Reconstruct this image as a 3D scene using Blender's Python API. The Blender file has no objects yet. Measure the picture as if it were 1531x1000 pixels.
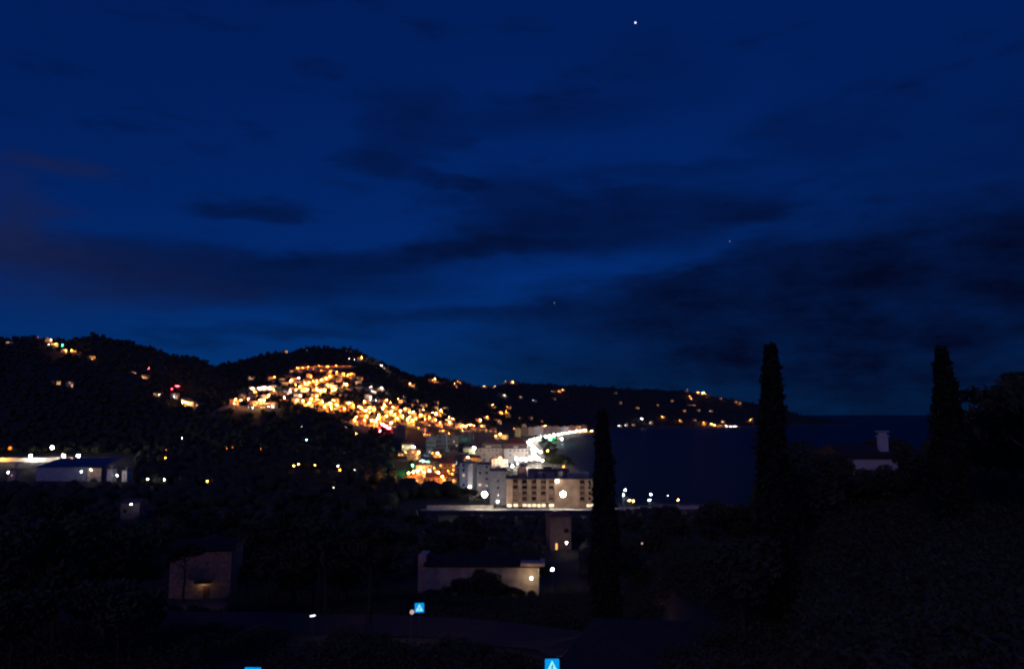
import bpy, math, random
import numpy as np
from mathutils import Vector

# ------------------------------------------------------------------ camera, sky, sun, exposure
rng = random.Random(11)
nr = np.random.default_rng(5)
sc = bpy.context.scene
col = sc.collection
CAMZ, F, PITCH = 47.0, 1105.0, math.atan(120 / 1105.0)
cam_d = bpy.data.cameras.new('camera')
cam_d.lens, cam_d.sensor_width = 36.0 * F / 1531.0, 36.0
cam_d.clip_start, cam_d.clip_end = 0.5, 200000
cam_d.dof.use_dof = True
cam_d.dof.focus_distance = 6.0
cam_d.dof.aperture_fstop = 2.1
cam = bpy.data.objects.new('camera', cam_d)
cam.location = (0, 0, CAMZ)
cam.rotation_euler = (math.pi / 2 + PITCH, 0, 0)
col.objects.link(cam)
sc.camera = cam
sc.view_settings.view_transform = 'Standard'
sc.view_settings.look = 'None'
sc.view_settings.exposure = 0.0
sc.view_settings.gamma = 1.0
sc.view_settings.use_curve_mapping = False
sc.cycles.use_denoising = True
sc.cycles.sample_clamp_indirect = 2.0
sc.cycles.max_bounces = 5
sc.cycles.pixel_filter_type = 'BLACKMAN_HARRIS'
sc.cycles.filter_width = 1.75
sc.cycles.use_light_tree = True


def ratio(row):                      # height gained per metre of depth along the ray of an image row
    v = (500 - row) / F
    return (math.sin(PITCH) + v * math.cos(PITCH)) / (math.cos(PITCH) - v * math.sin(PITCH))


def xat(px, D, row=620):             # x of an image column at depth D
    v = (500 - row) / F
    return (px - 765.5) / F * D / (math.cos(PITCH) - v * math.sin(PITCH))


def zat(row, D):
    return CAMZ + ratio(row) * D


SUN_EL, SUN_AZ = math.radians(24), math.radians(205)      # low and pale, behind the camera
world = bpy.data.worlds.new('World')
sc.world = world
world.use_nodes = True
wn, wl = world.node_tree.nodes, world.node_tree.links
wn.clear()


def N(tree, kind, **kw):
    n = tree.nodes.new(kind)
    for k, v in kw.items():
        if k.startswith('i_'):
            n.inputs[int(k[2:])].default_value = v
        else:
            setattr(n, k, v)
    return n


W = world.node_tree
sky = N(W, 'ShaderNodeTexSky', sky_type='NISHITA', sun_disc=False, sun_elevation=SUN_EL, sun_rotation=SUN_AZ,
        air_density=1.0, dust_density=0.3, ozone_density=6.0, altitude=50)
tint = N(W, 'ShaderNodeMixRGB', blend_type='MULTIPLY', i_0=1.0, i_2=(0.012, 0.30, 1.0, 1))
wl.new(sky.outputs[0], tint.inputs[1])
flat = N(W, 'ShaderNodeMixRGB', blend_type='MIX', i_0=0.62, i_2=(0.012, 0.22, 2.0, 1))   # thin high veil evens the clear sky out
wl.new(tint.outputs[0], flat.inputs[1])
tc = N(W, 'ShaderNodeTexCoord')
sep = N(W, 'ShaderNodeSeparateXYZ')
wl.new(tc.outputs['Generated'], sep.inputs[0])
az = N(W, 'ShaderNodeMath', operation='ARCTAN2')
wl.new(sep.outputs[0], az.inputs[0]); wl.new(sep.outputs[1], az.inputs[1])
el = N(W, 'ShaderNodeMath', operation='ARCSINE')
wl.new(sep.outputs[2], el.inputs[0])
ae = N(W, 'ShaderNodeCombineXYZ')
wl.new(az.outputs[0], ae.inputs[0]); wl.new(el.outputs[0], ae.inputs[1])
stretch = N(W, 'ShaderNodeVectorMath', operation='MULTIPLY', i_1=(3.2, 11.0, 1))
wl.new(ae.outputs[0], stretch.inputs[0])
noi = N(W, 'ShaderNodeTexNoise')
noi.inputs['Scale'].default_value = 1.7; noi.inputs['Detail'].default_value = 7; noi.inputs['Roughness'].default_value = 0.62
wl.new(stretch.outputs[0], noi.inputs[0])
wsub = N(W, 'ShaderNodeVectorMath', operation='SUBTRACT', i_1=(0.5, 0.5, 0.5))
wl.new(noi.outputs['Color'], wsub.inputs[0])
wmul = N(W, 'ShaderNodeVectorMath', operation='MULTIPLY', i_1=(0.30, 0.075, 0))
wl.new(wsub.outputs[0], wmul.inputs[0])
wp = N(W, 'ShaderNodeVectorMath', operation='ADD')
wl.new(ae.outputs[0], wp.inputs[0]); wl.new(wmul.outputs[0], wp.inputs[1])


def azel(px, row):
    v = (500 - row) / F
    x, y, z = (px - 765.5) / F, math.cos(PITCH) - v * math.sin(PITCH), math.sin(PITCH) + v * math.cos(PITCH)
    return math.atan2(x, y), math.atan2(z, math.hypot(x, y))


def blob_sum(blobs):
    tot = None
    for cx, cy, rx, ry, s, tilt in blobs:
        a, e = azel(cx, cy)
        d = N(W, 'ShaderNodeVectorMath', operation='SUBTRACT', i_1=(a, e, 0))
        wl.new(wp.outputs[0], d.inputs[0])
        r = N(W, 'ShaderNodeVectorRotate', rotation_type='Z_AXIS')
        r.inputs['Angle'].default_value = -tilt
        wl.new(d.outputs[0], r.inputs[0])
        m = N(W, 'ShaderNodeVectorMath', operation='MULTIPLY', i_1=(F / rx, F / ry, 0))
        wl.new(r.outputs[0], m.inputs[0])
        ln = N(W, 'ShaderNodeVectorMath', operation='LENGTH')
        wl.new(m.outputs[0], ln.inputs[0])
        mr = N(W, 'ShaderNodeMapRange', interpolation_type='SMOOTHSTEP')
        mr.inputs[1].default_value = 1.4; mr.inputs[2].default_value = 0.15
        mr.inputs[3].default_value = 0.0; mr.inputs[4].default_value = s
        wl.new(ln.outputs[1], mr.inputs[0])
        if tot is None:
            tot = mr.outputs[0]
        else:                                                   # 1-(1-a)(1-b) kept as a+b, clamped later
            ad = N(W, 'ShaderNodeMath', operation='ADD')
            wl.new(tot, ad.inputs[0]); wl.new(mr.outputs[0], ad.inputs[1])
            tot = ad.outputs[0]
    return tot


CLOUDS = [(330, 408, 330, 42, .60, .0), (590, 382, 190, 22, .4, .08), (730, 374, 130, 17, .5, .05), (880, 345, 260, 46, .70, .10),
          (760, 300, 130, 40, .5, -.1), (668, 268, 50, 15, .5, -.1), (600, 185, 90, 60, .30, 0), (560, 246, 75, 22, .38, 0),
          (370, 312, 85, 17, .5, .1), (1130, 315, 85, 22, .55, .1), (990, 452, 300, 46, .75, .08), (1190, 402, 150, 42, .8, .05),
          (1430, 440, 420, 100, 1.5, .05), (1490, 362, 170, 26, .42, .05), (660, 472, 200, 18, .35, .04), (460, 494, 140, 12, .35, 0),
          (1290, 515, 330, 60, .45, 0), (960, 262, 160, 18, .25, 0), (800, 178, 190, 30, .22, 0), (1210, 195, 120, 40, .15, 0),
          (1330, 595, 560, 85, .85, 0), (980, 535, 420, 50, .45, 0), (1650, 420, 520, 260, .35, 0), (1500, 150, 500, 220, .10, 0), (950, 105, 120, 70, .12, 0)]
cs = blob_sum(CLOUDS)
nm = N(W, 'ShaderNodeMapRange', interpolation_type='SMOOTHSTEP')       # loose cloud everywhere else
nm.inputs[1].default_value = 0.52; nm.inputs[2].default_value = 0.75; nm.inputs[4].default_value = 0.30
wl.new(noi.outputs[0], nm.inputs[0])
ca = N(W, 'ShaderNodeMath', operation='ADD')
wl.new(cs, ca.inputs[0]); wl.new(nm.outputs[0], ca.inputs[1])
pw_ = N(W, 'ShaderNodeMath', operation='POWER', i_0=0.14)
wl.new(ca.outputs[0], pw_.inputs[1])
inv = N(W, 'ShaderNodeMath', operation='SUBTRACT', i_0=1.0)
wl.new(pw_.outputs[0], inv.inputs[1])
st2 = N(W, 'ShaderNodeVectorMath', operation='MULTIPLY', i_1=(6.0, 15.0, 1))
wl.new(ae.outputs[0], st2.inputs[0])
no2 = N(W, 'ShaderNodeTexNoise')
no2.inputs['Scale'].default_value = 1.3; no2.inputs['Detail'].default_value = 8; no2.inputs['Roughness'].default_value = 0.65
wl.new(st2.outputs[0], no2.inputs[0])
mot = N(W, 'ShaderNodeMapRange')
mot.inputs[1].default_value = 0.3; mot.inputs[2].default_value = 0.7; mot.inputs[3].default_value = 0.76; mot.inputs[4].default_value = 1.08
wl.new(no2.outputs[0], mot.inputs[0])
cap = N(W, 'ShaderNodeMath', operation='MULTIPLY')
wl.new(inv.outputs[0], cap.inputs[0]); wl.new(mot.outputs[0], cap.inputs[1])
cap.use_clamp = True
cl = N(W, 'ShaderNodeMixRGB', blend_type='MIX', i_2=(0.020, 0.070, 0.44, 1))
wl.new(cap.outputs[0], cl.inputs[0]); wl.new(flat.outputs[0], cl.inputs[1])
rs = blob_sum([(100, 255, 75, 18, .5, 0), (5, 335, 65, 62, .55, 0), (230, 415, 190, 42, .28, 0), (40, 400, 120, 60, .25, 0)])   # reddish clouds at the left
rc = N(W, 'ShaderNodeMixRGB', blend_type='MIX', i_2=(0.25, 0.36, 1.5, 1))
rm = N(W, 'ShaderNodeMath', operation='MINIMUM', i_1=0.8)
wl.new(rs, rm.inputs[0])
wl.new(rm.outputs[0], rc.inputs[0]); wl.new(cl.outputs[0], rc.inputs[1])
bg = N(W, 'ShaderNodeBackground')
bg.inputs[1].default_value = 0.040
wl.new(rc.outputs[0], bg.inputs[0])
wo = N(W, 'ShaderNodeOutputWorld')
wl.new(bg.outputs[0], wo.inputs[0])

sun_d = bpy.data.lights.new('sun', 'SUN')
sun_d.energy, sun_d.angle, sun_d.color = 0.11, math.radians(12), (1.0, 0.52, 0.72)
sun = bpy.data.objects.new('sun', sun_d)
sd = Vector((math.sin(SUN_AZ) * math.cos(SUN_EL), math.cos(SUN_AZ) * math.cos(SUN_EL), math.sin(SUN_EL)))
sun.rotation_euler = sd.to_track_quat('Z', 'Y').to_euler()
sun.location = (0, -50, 120)
col.objects.link(sun)


# ------------------------------------------------------------------ materials
def mat(name, c, rough=0.85, var=0.25, scale=0.6, bump=0.0, metal=0.0, emit=None, es=0.0):
    m = bpy.data.materials.new(name)
    m.use_nodes = True
    t = m.node_tree
    b = t.nodes['Principled BSDF']
    b.inputs['Roughness'].default_value = rough
    b.inputs['Metallic'].default_value = metal
    co = N(t, 'ShaderNodeTexCoord')
    n = N(t, 'ShaderNodeTexNoise')
    n.inputs['Scale'].default_value = scale; n.inputs['Detail'].default_value = 6
    t.links.new(co.outputs['Object'], n.inputs[0])
    r = N(t, 'ShaderNodeValToRGB')
    r.color_ramp.elements[0].position, r.color_ramp.elements[1].position = 0.3, 0.7
    r.color_ramp.elements[0].color = tuple(max(0, x * (1 - var)) for x in c) + (1,)
    r.color_ramp.elements[1].color = tuple(min(1, x * (1 + var)) for x in c) + (1,)
    t.links.new(n.outputs[0], r.inputs[0])
    t.links.new(r.outputs[0], b.inputs['Base Color'])
    if bump:
        bp = N(t, 'ShaderNodeBump')
        bp.inputs['Strength'].default_value = bump
        t.links.new(n.outputs[0], bp.inputs['Height'])
        t.links.new(bp.outputs[0], b.inputs['Normal'])
    if emit:
        b.inputs['Emission Color'].default_value = tuple(emit) + (1,)
        b.inputs['Emission Strength'].default_value = es
    return m


M = dict(
    wall_cream=mat('cream_render', (.62, .52, .40), bump=.1), wall_white=mat('white_render', (.72, .70, .66), var=.12, bump=.1),
    wall_pink=mat('pink_render', (.60, .42, .34), bump=.1), wall_ochre=mat('ochre_render', (.58, .40, .20), bump=.1),
    wall_grey=mat('grey_render', (.30, .29, .31), bump=.1), wall_blue=mat('blue_grey_cladding', (.30, .36, .46)),
    wall_hotel=mat('beige_hotel_render', (.47, .315, .205), var=.3, scale=.25, bump=.1), wall_hotel_pink=mat('pink_hotel_render', (.46, .28, .22), bump=.1), wall_dusk=mat('weathered_grey_render', (.15, .13, .14), var=.35, bump=.1), wall_brown=mat('brown_render', (.24, .16, .13), bump=.1), wall_stone=mat('rough_stone', (.34, .23, .17), var=.45, scale=1.5, bump=.4),
    tile=mat('clay_tile', (.30, .13, .08), var=.4, scale=2, bump=.3), slate=mat('dark_roofing', (.05, .055, .08)),
    pane=mat('window_glass', (.02, .022, .03), rough=.12, var=.1), shutter=mat('brown_shutter', (.16, .07, .035)),
    metal=mat('galvanised_post', (.25, .25, .26), rough=.5, metal=.7), concrete=mat('pale_concrete', (.45, .43, .39), scale=.3),
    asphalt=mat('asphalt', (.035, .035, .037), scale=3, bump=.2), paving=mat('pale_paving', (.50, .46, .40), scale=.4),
    paint=mat('white_paint', (.78, .78, .76), var=.05), bark=mat('bark', (.06, .045, .035), scale=4, bump=.5),
    leaf=mat('evergreen_foliage', (.05, .062, .032), var=.45, scale=.7), leaf2=mat('oak_foliage', (.058, .07, .038), var=.45, scale=.7),
    cyp=mat('cypress_foliage', (.022, .032, .016), var=.4, scale=1.2), carp=mat('dark_car_paint', (.05, .05, .06), rough=.3),
    carw=mat('white_car_paint', (.6, .6, .6), rough=.3), rubber=mat('black_rubber', (.02, .02, .02)),
    sign_blue=mat('blue_sign_face', (.01, .16, .55), rough=.4, var=.03, emit=(.0, .36, .95), es=.85),
    sign_white=mat('white_sign_symbol', (.7, .8, .85), rough=.4, var=.02, emit=(.33, .95, 1.0), es=1.0),
    sign_dark=mat('dark_sign_symbol', (.03, .12, .16), rough=.4, var=.02, emit=(.08, .33, .48), es=.6),
)
COLS = {'o': (1, .27, .02), 'y': (1, .41, .07), 'w': (1, .90, .78), 'b': (.62, .95, 1.0), 'g': (.02, 1, .22), 'r': (1, .035, .05), 'k': (1, .20, .010), 'v': (1, .72, .42)}
LEV = {0: (12, .20), 1: (110, .26), 2: (1300, .34), 3: (2300, .42), 4: (400, .9), 5: (82, 1.2), 6: (2.4, 1.35)}
GLOW = {}
for k, c in COLS.items():
    for l, (e, r) in LEV.items():
        GLOW[k, l] = mat('glow', c, var=.02, emit=c, es=e)


# ------------------------------------------------------------------ mesh helpers
class MB:
    def __init__(s):
        s.v, s.f, s.mi = [], [], []

    def add(s, vs, fs, mi=0):
        o = len(s.v)
        s.v += [tuple(p) for p in vs]
        s.f += [tuple(i + o for i in f) for f in fs]
        s.mi += [mi] * len(fs)
        return s

    def box(s, x0, x1, y0, y1, z0, z1, mi=0):
        return s.add([(x, y, z) for z in (z0, z1) for y in (y0, y1) for x in (x0, x1)],
                     [(0, 2, 3, 1), (4, 5, 7, 6), (0, 1, 5, 4), (2, 6, 7, 3), (0, 4, 6, 2), (1, 3, 7, 5)], mi)

    def cone(s, p, q, r0, r1, n=8, mi=0):
        p, q = Vector(p), Vector(q)
        d = (q - p).normalized()
        a = d.orthogonal().normalized(); b = d.cross(a)
        vs = []
        for c, r in ((p, r0), (q, r1)):
            for i in range(n):
                t = 2 * math.pi * i / n
                vs.append(c + (a * math.cos(t) + b * math.sin(t)) * r)
        fs = [(i, (i + 1) % n, n + (i + 1) % n, n + i) for i in range(n)] + [tuple(range(n))[::-1], tuple(range(n, 2 * n))]
        return s.add(vs, fs, mi)

    def globe(s, c, r, nu=10, nv=6, sz=1.0, mi=0):
        vs = [(c[0], c[1], c[2] - r * sz)]
        for j in range(1, nv):
            t = math.pi * j / nv
            for i in range(nu):
                p = 2 * math.pi * i / nu
                vs.append((c[0] + r * math.sin(t) * math.cos(p), c[1] + r * math.sin(t) * math.sin(p), c[2] - r * sz * math.cos(t)))
        vs.append((c[0], c[1], c[2] + r * sz))
        fs = [(0, 1 + (i + 1) % nu, 1 + i) for i in range(nu)]
        for j in range(nv - 2):
            for i in range(nu):
                a, b = 1 + j * nu + i, 1 + j * nu + (i + 1) % nu
                fs.append((a, b, b + nu, a + nu))
        l = len(vs) - 1
        fs += [(l, l - nu + i, l - nu + (i + 1) % nu) for i in range(nu)]
        return s.add(vs, fs, mi)

    def mesh(s, name, *mats):
        me = bpy.data.meshes.new(name)
        me.from_pydata(s.v, [], s.f)
        for m in mats:
            me.materials.append(m)
        if len(mats) > 1:
            me.polygons.foreach_set('material_index', s.mi)
        me.update()
        return me

    def build(s, name, m, parent=None):
        return link(name, s.mesh(name, *(m if isinstance(m, (list, tuple)) else (m,))), parent)


def link(name, data, parent=None):
    o = bpy.data.objects.new(name, data)
    col.objects.link(o)
    o.parent = parent
    return o


def tag(o, label=None, cat=None, group=None, kind=None):
    for k, v in (('label', label), ('category', cat), ('group', group), ('kind', kind)):
        if v:
            o[k] = v
    return o


def empty(name, loc, rz=0, label=None, cat=None, group=None):
    o = link(name, None)
    o.location = loc
    o.rotation_euler = (0, 0, rz)
    return tag(o, label, cat, group)


def big_mesh(name, verts, faces, m, parent=None):      # numpy arrays, all faces with the same corner count
    me = bpy.data.meshes.new(name)
    k = faces.shape[1]
    me.vertices.add(len(verts)); me.vertices.foreach_set('co', np.asarray(verts, np.float32).ravel())
    me.loops.add(faces.size); me.loops.foreach_set('vertex_index', faces.astype(np.int32).ravel())
    me.polygons.add(len(faces)); me.polygons.foreach_set('loop_start', np.arange(0, faces.size, k, dtype=np.int32))
    me.polygons.foreach_set('loop_total', np.full(len(faces), k, np.int32))
    me.materials.append(m)
    me.update(calc_edges=True)
    return me if parent == 'mesh' else link(name, me, parent)


# ------------------------------------------------------------------ terrain
def prof(fore, far):
    out = list(fore)
    for D, v, is_row in far:
        out.append((D, zat(v, D) if is_row else v))
    return out


R = lambda D, row: (D, row, True)
Z = lambda D, z: (D, z, False)
FORE = [(-80, 42), (0, 41), (15, 40), (28, 35.2), (32, 34), (38, 32.2), (59, 30), (90, 24), (146, 12.5), (200, 8), (260, 5), (330, 3.5), (400, 3.2)]
FR1 = [(-80, 42), (0, 41), (15, 40), (38, 34.5), (60, 34.5), (90, 31), (140, 21), (200, 11), (280, 3), (400, 2)]
FR2 = [(-80, 42), (0, 41), (15, 40), (40, 38.5), (70, 39.5), (100, 37), (160, 26), (250, 8), (400, 2)]
FR3 = [(-80, 42), (0, 41), (20, 40), (40, 39.5), (70, 41), (110, 40), (200, 26), (350, 6), (450, 3)]
LEFT = lambda crest, rows: [Z(480, 5), Z(560, 6), Z(660, 8), R(760, 668), R(900, 645), R(1200, rows[0]), R(1450, rows[1]), R(1650, crest + 3), Z(2100, 140), Z(3500, 60), Z(6500, 30)]
COLUMNS = [
    (-1200, prof(FORE, LEFT(520, (585, 540)))),
    (-300, prof(FORE, LEFT(512, (580, 535)))),
    (0, prof(FORE, LEFT(502, (580, 530)))),
    (60, prof(FORE, LEFT(503, (580, 530)))),
    (105, prof(FORE, LEFT(506, (582, 533)))),
    (140, prof(FORE, LEFT(497, (584, 535)))),
    (180, prof(FORE, LEFT(505, (588, 540)))),
    (240, prof(FORE, LEFT(523, (594, 553)))),
    (300, prof(FORE, [Z(480, 5), Z(600, 6), Z(700, 10), R(800, 660), R(900, 625), R(1200, 606), R(1450, 572), R(1700, 539), Z(2100, 130), Z(3500, 60), Z(6500, 30)])),
    (340, prof(FORE, [Z(480, 5), Z(600, 6), Z(700, 10), R(800, 650), R(900, 604), Z(1000, 58), R(1300, 598), R(1600, 568), R(1900, 544), Z(2300, 140), Z(3500, 60), Z(6500, 30)])),
    (400, prof(FORE, [Z(480, 5), Z(620, 6), Z(720, 9), R(800, 655), R(900, 607), Z(990, 52), R(1250, 602), R(1500, 580), R(1700, 556), R(1900, 529), Z(2300, 140), Z(3500, 60), Z(6500, 30)])),
    (450, prof(FORE, [Z(480, 5), Z(640, 6), Z(740, 10), R(820, 655), R(900, 614), Z(980, 46), R(1200, 603), R(1400, 583), R(1600, 556), R(1750, 541), R(1950, 520), Z(2300, 150), Z(3500, 60), Z(6500, 30)])),
    (520, prof(FORE, [Z(480, 4), Z(680, 5), Z(780, 8), R(850, 656), R(920, 628), Z(980, 38), R(1180, 612), R(1400, 588), R(1600, 562), R(1750, 546), R(1950, 521), Z(2300, 150), Z(3500, 60), Z(6500, 30)])),
    (570, prof(FORE, [Z(500, 4), Z(740, 5), R(860, 655), R(950, 643), R(1150, 620), R(1400, 596), R(1650, 574), R(1850, 553), R(2000, 540), Z(2400, 120), Z(3500, 60), Z(6500, 30)])),
    (650, prof(FORE, [Z(500, 3.5), Z(800, 4.5), R(1000, 656), R(1200, 635), R(1400, 618), R(1600, 606), R(2000, 580), R(2300, 559), Z(2800, 120), Z(6500, 30)])),
    (700, prof(FORE, [Z(500, 3.5), Z(900, 4.5), R(1200, 650), R(1500, 630), R(2000, 600), R(2500, 566), Z(3000, 120), Z(6500, 30)])),
    (760, prof(FORE, [Z(500, 3), Z(1000, 4), R(1300, 651), R(1600, 634), R(2000, 613), R(2600, 588), R(3000, 570), Z(3600, 120), Z(6500, 30)])),
    (830, prof(FORE, [Z(500, 3), Z(1300, 4), R(1600, 646), R(1900, 632), R(2300, 610), R(2700, 592), R(3100, 574), Z(3700, 120), Z(6500, 30)])),
    (900, prof(FORE, [Z(500, 3), Z(2000, 4), R(2400, 634), R(2800, 606), R(3200, 575), Z(3800, 120), Z(6500, 30)])),
    (960, prof(FORE, [Z(500, 2), Z(2450, 4), R(2750, 630), R(3050, 605), R(3350, 582), Z(3900, 110), Z(6500, 30)])),
    (1000, prof(FR1, [Z(500, 2), Z(2600, 4), R(2850, 632), R(3150, 605), R(3400, 580), Z(4000, 110), Z(6500, 30)])),
    (1030, prof(FR1, [Z(500, 2), Z(2650, 4), R(2900, 632), R(3150, 603), R(3400, 577), Z(4000, 110), Z(6500, 30)])),
    (1080, prof(FR1, [Z(500, 2), Z(2750, 4), R(2950, 633), R(3200, 608), R(3450, 585), Z(4000, 100), Z(6500, 20)])),
    (1120, prof(FR1, [Z(500, 2), Z(2900, 4), R(3050, 632), R(3250, 610), R(3500, 590), Z(4000, 90), Z(6500, 20)])),
    (1180, prof(FR1, [Z(500, 2), Z(3050, 4), R(3300, 625), R(3600, 604), Z(4100, 60), Z(6500, 10)])),
    (1230, prof(FR2, [Z(500, 2), Z(3300, 4), R(3450, 628), R(3700, 614), Z(4200, 30), Z(6500, 5)])),
    (1300, prof(FR2, [Z(500, 2), Z(3500, 3), R(3900, 622), Z(4300, 5), Z(6500, 2)])),
    (1420, prof(FR3, [Z(600, 2), Z(6500, 2)])),
    (1700, prof(FR3, [Z(600, 2), Z(6500, 2)])),
    (2600, prof(FR3, [Z(600, 10), Z(6500, 2)])),
]
CPX = np.array([c[0] for c in COLUMNS], float)
CPR = [(np.array([p[0] for p in c[1]], float), np.array([p[1] for p in c[1]], float)) for c in COLUMNS]
SEA = np.array([(41, 388), (85, 400), (125, 394), (194, 402), (340, 450), (1100, 700), (9000, 2500), (9000, 9000), (1758, 9000), (1758, 3750), (1500, 3480),
                (1190, 3180), (950, 2960), (580, 2730), (346, 2470), (192, 1850), (113, 1480), (68, 1150), (54, 860), (59, 690)], float)


def waves(x, y, s, seed):
    return (np.sin(x * s + seed) * np.sin(y * s * 1.13 + seed * 1.7) + .6 * np.sin(x * s * 2.3 + y * s * 1.7 + seed) + .35 * np.sin(x * s * 4.7 - y * s * 5.3 + 2 * seed))


def H(x, y):
    x, y = np.asarray(x, float), np.asarray(y, float)
    px = 765.5 + F * x / np.maximum(y, 22)
    i = np.clip(np.searchsorted(CPX, px) - 1, 0, len(CPX) - 2)
    t = np.clip((px - CPX[i]) / (CPX[i + 1] - CPX[i]), 0, 1)
    allz = np.stack([np.interp(y, d, z) for d, z in CPR])
    z = np.take_along_axis(allz, i[None], 0)[0] * (1 - t) + np.take_along_axis(allz, (i + 1)[None], 0)[0] * t
    rough = np.clip((y - 850) / 500, 0, 1) * np.clip(z - 12, 0, 60) / 60
    z = z + rough * 3.0 * waves(x, y, .021, 1.3) + .12 * waves(x, y, .11, .4)
    a, b = SEA, np.roll(SEA, -1, 0)
    dist = np.full(x.shape, 1e9)
    inside = np.zeros(x.shape, bool)
    for p, q in zip(a, b):
        e = q - p
        u = np.clip(((x - p[0]) * e[0] + (y - p[1]) * e[1]) / (e @ e), 0, 1)
        dist = np.minimum(dist, np.hypot(x - p[0] - u * e[0], y - p[1] - u * e[1]))
        cr = (p[1] > y) != (q[1] > y)
        with np.errstate(divide='ignore', invalid='ignore'):
            inside ^= cr & (x < (q[0] - p[0]) * (y - p[1]) / (q[1] - p[1] if q[1] != p[1] else 1e-9) + p[0])
    return np.where(inside, -np.minimum(dist * .06, 6) - .05, np.minimum(z, .15 + dist * .055 + (dist / 45) ** 2))


def h1(x, y):
    return float(H(np.array([x]), np.array([y]))[0])


DS = np.concatenate([np.arange(24, 200, 1.0), np.geomspace(200, 5200, 1500)])


def hit(px, row, h=0.0, dmin=24):     # where the ray of a pixel comes within h metres of the ground
    ds = DS[DS >= dmin]
    xs = (px - 765.5) / F * ds / (math.cos(PITCH) - (500 - row) / F * math.sin(PITCH))
    gap = CAMZ + ratio(row) * ds - (H(xs, ds) + h)
    k = np.argmax(gap <= 0) if (gap <= 0).any() else int(np.argmin(gap / ds))
    return float(xs[k]), float(ds[k]), h1(xs[k], ds[k])


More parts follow.
